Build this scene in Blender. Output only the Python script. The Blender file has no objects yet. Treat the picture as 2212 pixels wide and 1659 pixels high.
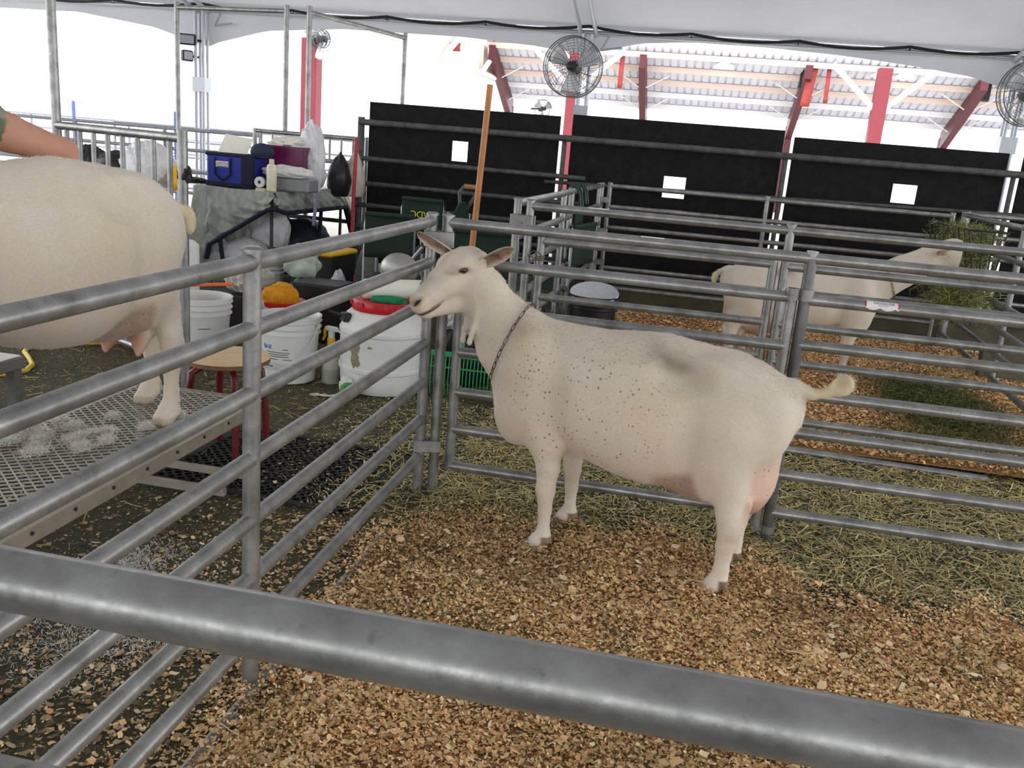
import bpy, math, random
import numpy as np
from mathutils import Vector, Matrix, Euler
random.seed(7); RNG = np.random.default_rng(11)
scene = bpy.context.scene
COL = scene.collection
# ---------------------------------------------------------------- camera
cam_d = bpy.data.cameras.new('camera'); cam = bpy.data.objects.new('camera', cam_d); COL.objects.link(cam)
cam_d.sensor_width = 36.0; cam_d.lens = 1927.1/2212*36.0; cam_d.clip_start = .05; cam_d.clip_end = 400
RT = Matrix(((0.97726919, 0.19632318, 0.08001333), (0.12652289, -0.23726407, -0.96317066), (-0.17010844, 0.95140053, -0.25671024)))
rt, dn, fw = RT[0], RT[1], RT[2]
cam.matrix_world = Matrix(((rt[0], -dn[0], -fw[0], 0), (rt[1], -dn[1], -fw[1], 0), (rt[2], -dn[2], -fw[2], 1.40), (0, 0, 0, 1)))
scene.camera = cam
# ---------------------------------------------------------------- world, sun, exposure
w = bpy.data.worlds.new('world'); scene.world = w; w.use_nodes = True
bg = w.node_tree.nodes['Background']; bg.inputs[0].default_value = (.965, .98, 1, 1); bg.inputs[1].default_value = 2.45
sd = bpy.data.lights.new('sun', 'SUN'); sd.energy = 2.6; sd.angle = .02; sd.color = (1, .95, .86)
sun = bpy.data.objects.new('sun', sd); COL.objects.link(sun); sun.rotation_euler = (math.radians(24), math.radians(-16), 0)
vs = scene.view_settings; vs.view_transform = 'Standard'; vs.look = 'None'; vs.gamma = 1; vs.exposure = 0.52
vs.use_curve_mapping = False
try:
    scene.cycles.max_bounces = 10; scene.cycles.diffuse_bounces = 5; scene.cycles.transparent_max_bounces = 24
    scene.cycles.sample_clamp_indirect = 6
except Exception: pass
# ---------------------------------------------------------------- helpers
def link(o, parent=None):
    COL.objects.link(o)
    if parent is not None: o.parent = parent
    return o
def tag(o, label=None, cat=None, group=None, kind=None):
    if label: o['label'] = label
    if cat: o['category'] = cat
    if group: o['group'] = group
    if kind: o['kind'] = kind
    return o
def empty(name, loc=(0, 0, 0), rz=0.0, label=None, cat=None, group=None):
    o = bpy.data.objects.new(name, None); o.empty_display_size = .05; link(o)
    o.location = loc; o.rotation_euler = (0, 0, rz)
    return tag(o, label, cat, group)
def copy_tree(o, parent=None):
    c = o.copy(); link(c); c.parent = parent
    for ch in list(o.children):
        copy_tree(ch, c)
    return c
def V(*a): return Vector(a)
def frame(d):
    d = Vector(d).normalized(); a = V(0, 0, 1) if abs(d.z) < .9 else V(1, 0, 0)
    x = d.cross(a).normalized(); return x, d.cross(x).normalized()
class MB:
    """collects geometry; build() makes ONE mesh object"""
    def __init__(s): s.v = []; s.f = []; s.mi = []; s.m = 0; s.M = None
    def add(s, vs, fs):
        n = len(s.v)
        s.v += [tuple(s.M @ Vector(p)) if s.M else tuple(p) for p in vs]
        s.f += [tuple(i+n for i in f) for f in fs]; s.mi += [s.m]*len(fs); return s
    def box(s, c, d, R=None, bev=0.0):
        hx, hy, hz = d[0]/2, d[1]/2, d[2]/2
        if bev <= 0:
            P = [V(x*hx, y*hy, z*hz) for x in (-1, 1) for y in (-1, 1) for z in (-1, 1)]
            F = [(0, 1, 3, 2), (4, 6, 7, 5), (0, 4, 5, 1), (2, 3, 7, 6), (0, 2, 6, 4), (1, 5, 7, 3)]
        else:
            b = min(bev, hx*.9, hy*.9, hz*.9); P = []; F = []
            # three nested rings along z with chamfered corners
            def ring(z, ix, iy, c0):
                X, Y = hx-ix, hy-iy
                return [V(X, -Y+c0, z), V(X, Y-c0, z), V(X-c0, Y, z), V(-X+c0, Y, z), V(-X, Y-c0, z), V(-X, -Y+c0, z), V(-X+c0, -Y, z), V(X-c0, -Y, z)]
            for z, i, c0 in ((-hz, b, b*.5), (-hz+b, 0, b), (hz-b, 0, b), (hz, b, b*.5)): P += ring(z, i, i, c0)
            for k in range(3):
                for j in range(8):
                    F.append((k*8+j, k*8+(j+1) % 8, (k+1)*8+(j+1) % 8, (k+1)*8+j))
            F.append(tuple(range(7, -1, -1))); F.append(tuple(range(24, 32)))
        c = Vector(c)
        return s.add([(R @ p if R else p)+c for p in P], F)
    def tube(s, a, b, r, r2=None, n=12, caps=True):
        a, b = Vector(a), Vector(b); r2 = r if r2 is None else r2; x, y = frame(b-a)
        P = []
        for c, q in ((a, r), (b, r2)):
            P += [c+x*(q*math.cos(2*math.pi*i/n))+y*(q*math.sin(2*math.pi*i/n)) for i in range(n)]
        F = [(i, (i+1) % n, n+(i+1) % n, n+i) for i in range(n)]
        if caps: F += [tuple(range(n-1, -1, -1)), tuple(range(n, 2*n))]
        return s.add(P, F)
    def path(s, pts, r, n=8, closed=False, caps=True, flat=1.0):
        pts = [Vector(p) for p in pts]; N = len(pts)
        rr = r if hasattr(r, '__len__') else [r]*N
        P = []; up = None
        for i in range(N):
            if closed: d = pts[(i+1) % N]-pts[i-1]
            else: d = pts[min(i+1, N-1)]-pts[max(i-1, 0)]
            d.normalize()
            if up is None: x, y = frame(d)
            else:
                x = up-d*up.dot(d)
                if x.length < 1e-5: x, _ = frame(d)
                x.normalize(); y = d.cross(x)
            up = x.copy()
            P += [pts[i]+x*(rr[i]*math.cos(2*math.pi*k/n))+y*(rr[i]*flat*math.sin(2*math.pi*k/n)) for k in range(n)]
        F = []
        for i in range(N if closed else N-1):
            j = (i+1) % N
            F += [(i*n+k, i*n+(k+1) % n, j*n+(k+1) % n, j*n+k) for k in range(n)]
        if caps and not closed: F += [tuple(range(n-1, -1, -1)), tuple((N-1)*n+k for k in range(n))]
        return s.add(P, F)
    def lathe(s, prof, c=(0, 0, 0), n=32, R=None, cap0=False, cap1=False, a0=0, a1=2*math.pi):
        c = Vector(c); P = []; full = abs(a1-a0-2*math.pi) < 1e-6; m = n if full else n+1
        for r, z in prof:
            for i in range(m):
                a = a0+(a1-a0)*i/n; p = V(r*math.cos(a), r*math.sin(a), z); P.append((R @ p if R else p)+c)
        F = []
        for k in range(len(prof)-1):
            for i in range(n):
                j = (i+1) % m; F.append((k*m+i, k*m+j, (k+1)*m+j, (k+1)*m+i))
        if cap0: F.append(tuple(range(m-1, -1, -1)))
        if cap1: F.append(tuple((len(prof)-1)*m+i for i in range(m)))
        return s.add(P, F)
    def grid(s, fn, nu, nv, closed_u=False):
        P = [fn(i/(nu if closed_u else nu-1), j/(nv-1)) for j in range(nv) for i in range(nu)]; F = []
        for j in range(nv-1):
            for i in range(nu if closed_u else nu-1):
                k = (i+1) % nu; F.append((j*nu+i, j*nu+k, (j+1)*nu+k, (j+1)*nu+i))
        return s.add(P, F)
    def sphere(s, c, r, nu=16, nv=10, sc=(1, 1, 1), R=None):
        c = Vector(c)
        def fn(u, v):
            a = u*2*math.pi; t = (v-.5)*math.pi
            p = V(r*sc[0]*math.cos(t)*math.cos(a), r*sc[1]*math.cos(t)*math.sin(a), r*sc[2]*math.sin(t))
            return (R @ p if R else p)+c
        return s.grid(fn, nu, nv, True)
    def build(s, name, mat, parent=None, smooth=True, ang=40, solid=0, loc=None):
        me = bpy.data.meshes.new(name); me.from_pydata(s.v, [], s.f); me.validate(clean_customdata=False)
        o = bpy.data.objects.new(name, me); link(o, parent)
        for m in (mat if isinstance(mat, (list, tuple)) else [mat]): me.materials.append(m)
        if len(me.materials) > 1 and len(me.polygons) == len(s.mi): me.polygons.foreach_set('material_index', s.mi)
        if smooth:
            me.polygons.foreach_set('use_smooth', [True]*len(me.polygons))
            try: me.set_sharp_from_angle(angle=math.radians(ang))
            except Exception: pass
        if solid:
            md = o.modifiers.new('thickness', 'SOLIDIFY'); md.thickness = solid; md.offset = 0
        if loc is not None: o.location = loc
        return o
def mesh_np(name, verts, faces, mat, parent=None, cols=None, colname='Col', smooth=False):
    """fast mesh from numpy (faces: (n,k) index array)"""
    me = bpy.data.meshes.new(name); nf, k = faces.shape
    me.vertices.add(len(verts)); me.vertices.foreach_set('co', verts.astype(np.float32).ravel())
    me.loops.add(nf*k); me.loops.foreach_set('vertex_index', faces.astype(np.int32).ravel())
    me.polygons.add(nf); me.polygons.foreach_set('loop_start', np.arange(0, nf*k, k, dtype=np.int32))
    if smooth: me.polygons.foreach_set('use_smooth', np.ones(nf, dtype=bool))
    me.update(calc_edges=True)
    if cols is not None:
        for nm, c in (cols.items() if isinstance(cols, dict) else ((colname, cols),)):
            a = me.color_attributes.new(nm, 'FLOAT_COLOR', 'POINT')
            c4 = np.ones((len(verts), 4), np.float32); c4[:, :c.shape[1]] = c; a.data.foreach_set('color', c4.ravel())
    if mat: me.materials.append(mat)
    o = bpy.data.objects.new(name, me); link(o, parent); return o
# ---------------------------------------------------------------- materials
def srgb(r, g, b):
    f = lambda c: (c/255/12.92 if c/255 <= .04045 else ((c/255+.055)/1.055)**2.4)
    return (f(r), f(g), f(b), 1)
class NT:
    def __init__(s, name):
        s.mat = bpy.data.materials.new(name); s.mat.use_nodes = True; s.t = s.mat.node_tree; s.n = s.t.nodes; s.l = s.t.links
        s.b = s.n['Principled BSDF']; s.out = s.n['Material Output']
    def node(s, typ, **kw):
        n = s.n.new(typ)
        for k, v in kw.items():
            if k in ('inputs',):
                for i, val in v.items():
                    if hasattr(val, 'is_output'): s.l.new(val, n.inputs[i])
                    else: n.inputs[i].default_value = val
            else: setattr(n, k, v)
        return n
    def coord(s, which='Object', scale=(1, 1, 1)):
        tc = s.node('ShaderNodeTexCoord'); mp = s.node('ShaderNodeMapping', inputs={0: tc.outputs[which], 3: scale}); return mp.outputs[0]
    def noise(s, vec, scale, detail=4, rough=.6, dist=0):
        return s.node('ShaderNodeTexNoise', inputs={'Vector': vec, 'Scale': scale, 'Detail': detail, 'Roughness': rough, 'Distortion': dist}).outputs['Fac']
    def ramp(s, fac, stops, interp='LINEAR'):
        r = s.node('ShaderNodeValToRGB', inputs={0: fac}); r.color_ramp.interpolation = interp; e = r.color_ramp.elements
        while len(e) < len(stops): e.new(.5)
        for q, (p, c) in zip(e, stops): q.position = p; q.color = c if len(c) == 4 else (*c, 1)
        return r.outputs[0]
    def mix(s, fac, a, b, mode='MIX'):
        m = s.node('ShaderNodeMix', data_type='RGBA', blend_type=mode)
        for i, val in ((0, fac), (6, a), (7, b)):
            if hasattr(val, 'is_output'): s.l.new(val, m.inputs[i])
            else: m.inputs[i].default_value = val
        return m.outputs[2]
    def math(s, op, a, b=0.0, c=0.0):
        m = s.node('ShaderNodeMath', operation=op)
        for i, val in enumerate((a, b, c)):
            if hasattr(val, 'is_output'): s.l.new(val, m.inputs[i])
            else: m.inputs[i].default_value = val
        return m.outputs[0]
    def bump(s, h, strength=.3, dist=.01):
        b = s.node('ShaderNodeBump', inputs={'Strength': strength, 'Distance': dist, 'Height': h}); s.l.new(b.outputs[0], s.b.inputs['Normal'])
    def set(s, **kw):
        for k, val in kw.items():
            k = {'col': 'Base Color', 'rough': 'Roughness', 'metal': 'Metallic', 'spec': 'Specular IOR Level', 'trans': 'Transmission Weight', 'alpha': 'Alpha', 'coat': 'Coat Weight', 'sheen': 'Sheen Weight', 'ior': 'IOR'}.get(k, k)
            if hasattr(val, 'is_output'): s.l.new(val, s.b.inputs[k])
            else: s.b.inputs[k].default_value = val
        return s
MATS = {}
def simple(name, col, rough=.5, metal=0.0, var=.12, scale=30, bump=0.0, spec=.5, **kw):
    """plain material with slight tone variation and grain"""
    if name in MATS: return MATS[name]
    t = NT(name); vec = t.coord(); n = t.noise(vec, scale)
    lo = tuple(c*(1-var) for c in col[:3])+(1,); hi = tuple(min(1, c*(1+var)) for c in col[:3])+(1,)
    t.set(col=t.ramp(n, [(.3, lo), (.7, hi)]), rough=rough, metal=metal, spec=spec, **kw)
    if bump: t.bump(n, bump, .004)
    MATS[name] = t.mat; return t.mat
def mat_galv():
    t = NT('galvanized_steel'); vec = t.coord('Object'); n = t.noise(vec, 9, 5, .65); n2 = t.noise(vec, 140, 3, .6); n3 = t.noise(vec, 30, 4, .7)
    c = t.ramp(n, [(.3, srgb(122, 123, 122)), (.52, srgb(152, 153, 152)), (.75, srgb(180, 182, 182))])
    c = t.mix(t.ramp(n3, [(.58, (0, 0, 0, 1)), (.72, (.5, .5, .5, 1))]), c, srgb(92, 90, 86))
    t.set(col=c, metal=.7, rough=t.ramp(n2, [(.3, (.30,)*3), (.75, (.48,)*3)])); t.bump(n2, .12, .002)
    return t.mat
GALV = mat_galv()
def mat_pipe_dark():
    t = NT('weathered_pipe'); vec = t.coord(); n = t.noise(vec, 14, 5); n2 = t.noise(vec, 160, 3)
    t.set(col=t.ramp(n, [(.3, srgb(62, 63, 62)), (.7, srgb(98, 100, 98))]), metal=.3, rough=.6); t.bump(n2, .15, .002); return t.mat
PIPE_D = mat_pipe_dark()
BLACKWOOD = simple('black_stained_plywood', (.0085, .0085, .0095), .82, var=.5, scale=12, bump=.2, spec=.25)
WHITEPL = simple('white_plastic', srgb(226, 228, 224), .38, var=.05, scale=8)
BLACKPL = simple('black_plastic', (.010, .010, .012), .45, var=.3)
REDPL = simple('red_plastic', srgb(196, 22, 34), .35, var=.08)
def text_mesh(body, size, extrude=.0006, align='CENTER'):
    cu = bpy.data.curves.new('lettering', 'FONT'); cu.body = body; cu.size = size; cu.align_x = align; cu.align_y = 'CENTER'; cu.extrude = extrude
    o = bpy.data.objects.new('lettering', cu); COL.objects.link(o)
    dg = bpy.context.evaluated_depsgraph_get(); me = bpy.data.meshes.new_from_object(o.evaluated_get(dg))
    vs = [tuple(v.co) for v in me.vertices]; fs = [tuple(p.vertices) for p in me.polygons]
    bpy.data.objects.remove(o); bpy.data.curves.remove(cu); bpy.data.meshes.remove(me); return vs, fs
def lettering(name, body, size, mat, parent, fn, mirror=False):
    vs, fs = text_mesh(body, size); m = MB()
    m.add([fn(-x if mirror else x, y, z) for x, y, z in vs], fs)
    return m.build(name, mat, parent, smooth=False)
# ================================================================ SETTING
def floor_material():
    t = NT('dirty_concrete'); vec = t.coord('Object'); n = t.noise(vec, 1.3, 6, .65); n2 = t.noise(vec, 22, 5, .7); n3 = t.noise(vec, 90, 3, .7)
    c = t.ramp(n, [(.32, srgb(50, 48, 40)), (.5, srgb(74, 71, 58)), (.68, srgb(98, 94, 78))])
    c = t.mix(t.ramp(n2, [(.35, (0, 0, 0, 1)), (.62, (1, 1, 1, 1))]), c, srgb(86, 82, 62))
    c = t.mix(t.ramp(n3, [(.55, (0, 0, 0, 1)), (.7, (.8, .8, .8, 1))]), c, srgb(128, 122, 96))
    t.set(col=c, rough=.9, spec=.2); t.bump(n3, .5, .01); return t.mat
def yard_material():
    t = NT('bright_yard'); vec = t.coord('Object'); n = t.noise(vec, .6, 5)
    t.set(col=t.ramp(n, [(.3, srgb(168, 165, 158)), (.7, srgb(182, 179, 172))]), rough=.9); return t.mat
fl = MB().grid(lambda u, v: V(-9+18*u, -6+17*v, 0), 2, 2).build('floor', floor_material(), smooth=False); tag(fl, kind='structure')
m = MB(); m.M = None
for x0, x1, y0, y1 in ((-60, 60, 11, 75), (-60, -9, -20, 11), (9, 60, -20, 11), (-9, 9, -20, -6)):
    m.add([(x0, y0, -.01), (x1, y0, -.01), (x1, y1, -.01), (x0, y1, -.01)], [(0, 1, 2, 3)])
yd = m.build('trim_1', yard_material(), smooth=False); yd.name = 'ground_outside'; tag(yd, kind='structure')
# ---- white event tent overhead: fabric, eave beam, legs
def mat_tent():
    t = NT('white_tent_fabric'); vec = t.coord('Object'); n = t.noise(vec, .5, 4); n2 = t.noise(vec, 6, 4)
    c = t.ramp(n, [(.3, srgb(188, 189, 196)), (.7, srgb(200, 201, 207))])
    d = t.node('ShaderNodeBsdfDiffuse', inputs={0: c}); tr = t.node('ShaderNodeBsdfTranslucent', inputs={0: c})
    mx = t.node('ShaderNodeMixShader', inputs={0: .085, 1: d.outputs[0], 2: tr.outputs[0]}); t.l.new(mx.outputs[0], t.out.inputs[0]); return t.mat
TENT = mat_tent()
ALU = simple('aluminium_tube', srgb(176, 180, 188), .4, .5, var=.08)
YE = 12.6; LEGS = (-12.7, -7.17, -1.6, 3.75, 9.2)
ZE = 2.98
def sag(x):  # fabric between the rafters dips a little in the middle of each bay
    b = min(abs(x-l) for l in LEGS); return b/2.75
def roof(u, v):
    x = -13.2+22.9*u; yy = YE-v*20.0; t_ = abs((yy-3.2)/(YE-3.2)); z = 2.98+(1-t_)*2.5
    return V(x, yy, z-.10*sag(x)*math.sin(math.pi*min(1, v)))
tent = empty('event_tent', (0, 0, 0), label='white fabric event tent stretched overhead on aluminium legs', cat='tent')
MB().grid(roof, 47, 41).build('roof_fabric', TENT, tent)
VAL = [(-13.2, 2.45), (-12.7, 2.45), (-11.6, 2.74), (-10.52, 2.80), (-9.2, 2.80), (-8.0, 2.66), (-7.3, 2.47), (-7.17, 2.42), (-7.0, 2.50), (-6.2, 2.70), (-5.07, 2.795), (-3.33, 2.784), (-2.4, 2.74), (-1.85, 2.69), (-1.6, 2.66), (-1.35, 2.74), (-.9, 2.84), (-.22, 2.893), (.7, 2.89), (1.53, 2.85), (2.5, 2.775), (3.22, 2.696), (3.75, 2.55), (4.3, 2.70), (6.5, 2.86), (8.6, 2.72), (9.2, 2.6), (9.7, 2.6)]
def vz(x):
    return float(np.interp(x, [a for a, b in VAL], [b for a, b in VAL]))
def valance(u, v):
    x = -13.2+22.9*u; return V(x, YE+.02+.03*math.sin(x*2.3)*(1-v), vz(x)+(ZE-vz(x))*v)
MB().grid(valance, 170, 6).build('valance', TENT, tent)
for a, b in zip(LEGS[:-1], LEGS[1:]):
    MB().tube((a, YE-.06, 2.93), (b, YE-.06, 2.93), .035, n=10).build('eave_beam', ALU, tent)
for x in LEGS:
    m = MB()
    for dx, dy in ((-.06, -.06), (.06, -.06), (-.06, .06), (.06, .06)):
        m.tube((x+dx, YE-.1+dy, 0), (x+dx, YE-.1+dy, 2.9), .024, n=8)
    m.box((x, YE-.1, .01), (.3, .3, .02)).box((x, YE-.1, 1.9), (.19, .19, .2))
    m.build('tent_leg', ALU, tent)
    m = MB()
    for dx in (-.1, .1): m.tube((x+dx, YE-.06, 2.9), (x+dx, 3.2, 5.38), .03, n=8)
    m.build('rafter', ALU, tent)
    m = MB()
    m.tube((x+.18, YE-.05, 2.72), (x+.32, YE-.05, 2.98), .014, n=6).tube((x+.18, YE-.05, 2.72), (x+.45, YE-.05, 2.77), .014, n=6)
    m.build('corner_brace', ALU, tent)
# cables along the eave
RUB = simple('black_rubber_cable', (.006, .006, .008), .5)
for a, b in zip(LEGS[:-1], LEGS[1:]):
    pts = []
    for i in range(25):
        t_ = i/24; x = a+(b-a)*t_; pts.append((x, YE-.13, 3.0-.05*abs(math.sin(t_*math.pi*4))-.03*math.sin(t_*math.pi)))
    c = empty('power_cable', (a, YE-.13, 0), label='black power cable tied along the eave from the %s' % {-12.7: 'outermost leg', -7.17: 'floodlight leg', -1.6: 'leg with the big fan', 3.75: 'leg with the half hidden fan'}[a], cat='cable', group='cables along the tent eave')
    MB().path([(x-a, 0, z) for x, y, z in pts], .02, n=6).build('cable', RUB, c)
    for k in (6, 12, 18):
        MB().lathe([(.034, -.006), (.034, .006)], (pts[k][0]-a, 0, pts[k][2]-.015), n=10, R=Matrix.Rotation(math.pi/2, 3, 'Y')).build('tie', RUB, c)
# ---- corrugated shed roof beyond, with red steel frames
def mat_white_paint(): return simple('white_painted_steel', srgb(232, 232, 236), .55, var=.04)
WPAINT = mat_white_paint(); REDPAINT = simple('red_painted_steel', srgb(84, 24, 38), .5, var=.1); REDLIT = simple('red_steel_flare_lit', srgb(122, 40, 54), .5, var=.08); ROOFW = simple('pale_roof_sheet', srgb(206, 208, 222), .6, var=.04, scale=2); TAN = simple('tan_purlin', srgb(214, 196, 186), .6, var=.05)  # REDLIT: same red steel, colour lightened to paint in flare on nearer columns
barn = empty('open_shed', (0, 26, 0), label='open shed with pale corrugated roof on red steel frames', cat='building')
# roof sheet: high edge towards the viewer (y=27.3), eave low and far, ribs along the fall
BF, BE = 27.65, 31.2; ZF, ZB = 4.46, 3.02
LAMPS = ((.45, 28.0, 4.10), (4.80, 27.95, 4.12), (5.42, 27.95, 4.12), (-4.3, 28.0, 4.12)); SPK = ((-2.02, 29.75, 4.02 - .15), (2.83, 28.6, 4.0), (7.62, 28.4, 3.98))
BNS = ((2.93, 27.9, 4.22, .26, 1.05, -.10), (3.36, 27.9, 4.22, .12, .92, .02), (-2.5, 27.9, 4.28, .14, .97, .0), (-6.6, 24.0, 3.88, .4, .2, 0))
m = MB(); xs = []; x = -6.6
while x < 17: xs += [(x, 0), (x+.165, 0), (x+.18, .05), (x+.225, .05)]; x += .24
P = []
for y_, z_ in ((BF, ZF), (BE, ZB)): P += [(x, y_-26, z_+c) for x, c in xs]
n = len(xs); m.add(P, [(i, i+1, n+i+1, n+i) for i in range(n-1)]); m.build('roof_sheet', ROOFW, barn, smooth=False)
for k in range(5):
    t_ = (k+.25)/4.6; y_ = BF+(BE-BF)*t_; z_ = ZF+(ZB-ZF)*t_-.09
    MB().box((5.2, y_-26, z_), (23.6, .07, .16)).build('purlin', TAN if k < 3 else WPAINT, barn, smooth=False)
def frame_x(x):  # red portal frame: haunched rafter and far column, thin white stays
    m = MB(); a, b = BF+.1-26, BE-.1-26; m.add([(x-.1, a, ZF-.18), (x+.1, a, ZF-.18), (x+.1, a, ZF-.55), (x-.1, a, ZF-.55), (x-.1, b, ZB-.12), (x+.1, b, ZB-.12), (x+.1, b, ZB-.75), (x-.1, b, ZB-.75)],
                       [(0, 3, 2, 1), (4, 5, 6, 7), (0, 1, 5, 4), (3, 7, 6, 2), (0, 4, 7, 3), (1, 2, 6, 5)])
    m.build('portal_rafter', REDPAINT, barn, smooth=False)
    MB().box((x, b, (ZB-.3)/2), (.22, .22, ZB-.3)).build('column', REDPAINT, barn, smooth=False)
    for s in (-1, 1):
        for f_ in (.35, .75): MB().tube((x+s*.1, a+(b-a)*f_, ZF+(ZB-ZF)*f_-.5), (x+s*.8, a+(b-a)*f_, ZF+(ZB-ZF)*f_-.1), .018, n=6).build('stay', WPAINT, barn)
for x in (-6.41, -1.89, 2.80, 7.47, 12.1): frame_x(x)
for x in (-3.68, 4.63, 12.9):   # nearer columns with white V braces
    MB().box((x, .6, 2.1), (.36, .34, 4.2), bev=.02).build('front_column', REDLIT, barn, smooth=False)
    for s in (-1, 1): MB().tube((x+s*.12, .6, 3.15), (x+s*1.35, .7, 4.25), .075, n=8).build('knee_brace', WPAINT, barn)
m = MB(); P = []
for i in range(90):
    yy = 17.0+14.4*i/89; dx = .05 if i % 3 == 0 else 0; P.append((-6.7+dx, yy-26, 5.4)); P.append((-6.7+dx, yy-26, 3.38))
m.add(P, [(2*i, 2*i+1, 2*i+3, 2*i+2) for i in range(89)]); m.build('gable_cladding', TAN, barn, smooth=False, solid=.02)
m = MB()
for a, b in (((-6.5, -7.5, 3.5), (-6.5, -5.0, 4.6)), ((-6.5, -3.0, 3.5), (-6.5, -.5, 4.6)), ((-6.5, 1.2, 3.5), (-6.5, 3.6, 4.6))): m.tube(a, b, .08, n=6)
m.tube((-6.5, -9.0, 3.42), (-6.5, 5.2, 3.42), .07, n=6); m.build('gable_brace', WPAINT, barn)
GLOW = NT('lamp_glow'); GLOW.set(col=(1, .95, .85, 1)); GLOW.b.inputs['Emission Color'].default_value = (1, .93, .78, 1); GLOW.b.inputs['Emission Strength'].default_value = 4; GLOW = GLOW.mat
for k, (x, y_, z_) in enumerate(LAMPS):
    l = empty('high_bay_light', (x, y_, z_), label=['round lit high bay lamp under the shed roof, alone between red frames', 'round lit lamp under the shed roof touching the red column', 'round lit lamp under the shed roof just past the red column', 'round lit lamp under the shed roof behind the fan'][k], cat='lamp', group='shed lamps')
    MB().lathe([(.02, .2), (.10, .18), (.26, .05), (.30, 0)], n=24).build('reflector', WPAINT, l, solid=.01); MB().lathe([(.001, -.05), (.18, -.04), (.29, .0)], n=24).build('lens', GLOW, l)
for k, (x, y_, z_) in enumerate(SPK):
    s = empty('loudspeaker', (x, y_, z_), label=['black box loudspeaker on the red frame behind the fan bay', 'black box loudspeaker beside the hanging red banner', 'black box loudspeaker on the leaning red rafter'][k], cat='speaker', group='loudspeakers in the shed')
    MB().box((0, 0, 0), (.36, .34, .62), bev=.03).build('cabinet', BLACKPL, s, smooth=False); MB().box((0, -.175, 0), (.30, .02, .54)).build('grille', simple('grille_cloth', (.014, .014, .016), .9), s, smooth=False)
BANNER = simple('red_banner_cloth', srgb(150, 56, 54), .7)
for k, (x, y_, zt, wd, ht, ln) in enumerate(BNS):
    b = MB().grid(lambda u, v: V((u-.5)*wd+ln*v, .02*math.sin(v*9), -ht*v), 3, 8).build('hanging_banner', BANNER, solid=.01); b.location = (x, y_, zt)
    tag(b, ['wide red banner hanging by the loudspeaker', 'narrow red streamer beside the wide red banner', 'narrow red streamer hanging to the side of the fan', 'short red pennant on the tan gable cladding'][k], 'banner', 'red banners in the shed')
# red column standing free on the blank side
MB_ = MB().box((0, 0, 1.5), (.3, .3, 3.0), bev=.02); o = MB_.build('red_column', REDLIT, smooth=False); o.location = (-7.1, 16.2, 0); tag(o, 'lone red steel column beyond the table, a fan bracketed on it', 'column')
# ================================================================ PIPE PANELS
RP = .0205
def pipe(a, b, name, root, r=RP, mat=None, n=12):
    return MB().tube(a, b, r, n=n).build(name, mat or GALV, root)
def panel(name, label, a, b, zs, posts=(0., 1.), post_z=(0., 1.125), mat=None, cap=True, group=None, cat='fence panel', r=RP):
    """straight run of pipe fence from a to b (xy), rails at heights zs, posts at fractions"""
    a = Vector((a[0], a[1], 0)); b = Vector((b[0], b[1], 0)); root = empty(name, a, label=label, cat=cat, group=group); d = b-a
    for z in zs: pipe(V(0, 0, z), d+V(0, 0, z), 'rail', root, r, mat)
    for p in posts:
        q = d*p; pipe(q+V(0, 0, post_z[0]), q+V(0, 0, post_z[1]), 'post', root, r*1.03, mat)
        if cap: MB().lathe([(r*1.22, 0), (r*1.22, .006), (r*.9, .011), (.001, .012)], q+V(0, 0, post_z[1]-.004), n=14, cap0=True).build('post_cap', mat or GALV, root)
    return root
def clamp(c, d, root, name='clamp', w=.115, h=.062, mat=None):
    """bolted plate clamp joining two posts; d = direction between posts"""
    d = Vector((d[0], d[1], 0)).normalized(); R = Matrix((d, V(-d.y, d.x, 0), V(0, 0, 1))).transposed()
    m = MB()
    for s in (-1, 1): m.box(Vector(c)+R @ V(0, s*.0245, 0), (w, .007, h), R, bev=.003)
    for s in (-1, 1): m.lathe([(.0245, -h/2), (.0275, -h/2), (.0275, h/2), (.0245, h/2)], Vector(c)+R @ V(s*(w/2-.03), 0, 0), n=12)
    o = m.build(name, mat or GALV, root)
    MB().tube(Vector(c)+R @ V(0, -.036, 0), Vector(c)+R @ V(0, .036, 0), .009, n=8).build('bolt', GALV, o)
    return o
XL = -.954; YB = 3.345
ZL = [1.10, .945, .79, .627, .467, .312, .152]
lp = panel('pipe_panel', 'galvanized pipe panel between the spotted goat and the trimming stand', (XL, .40), (XL, 3.325), ZL, (0, .504, 1), (0, 1.128))
pipe((.022, .5, .004), (.022, 2.45, .010), 'ground_rail', lp, .019)
clamp((-.927-XL, 3.335-.40, 1.035), (1, .3, 0), lp); clamp((-.927-XL, 3.335-.40, .20), (1, .3, 0), lp, h=.05)
fp = panel('pipe_panel', 'large galvanized rail right in front, the pen side leaned over', (XL+.03, .462), (2.3, .462), [1.1, .935, .785], (0, 1.0), (0, 1.125))
# back of the pen: bow-gate frame with inner gate, then a plain panel
bowf = panel('bow_gate_frame', 'galvanized gate frame behind the spotted goat, posts joined by one top rail', (-.897, YB), (.447, YB), [1.10], (0, 1), (0, 1.126), cap=False)
MB().lathe([(RP*1.25, 0), (RP*1.25, .006), (.001, .012)], (0, 0, 1.122), n=14, cap0=True).build('post_cap', GALV, bowf)
gate = empty('pen_gate', (-.83, YB, 0), label='low galvanized pipe gate hung in the frame behind the spotted goat', cat='gate')
GZ = [.955, .775, .60, .436, .281, .122]; gx = 1.232
for z in GZ: pipe((0, 0, z), (gx, 0, z), 'rail', gate)
for x, z0 in ((0, .105), (gx, .06)): pipe((x, 0, z0), (x, 0, .972), 'upright', gate)
m = MB()
for x in (gx, gx+.047): m.lathe([(.0215, -.02), (.027, -.02), (.027, .02), (.0215, .02)], (x, 0, .968), n=14)
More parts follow.
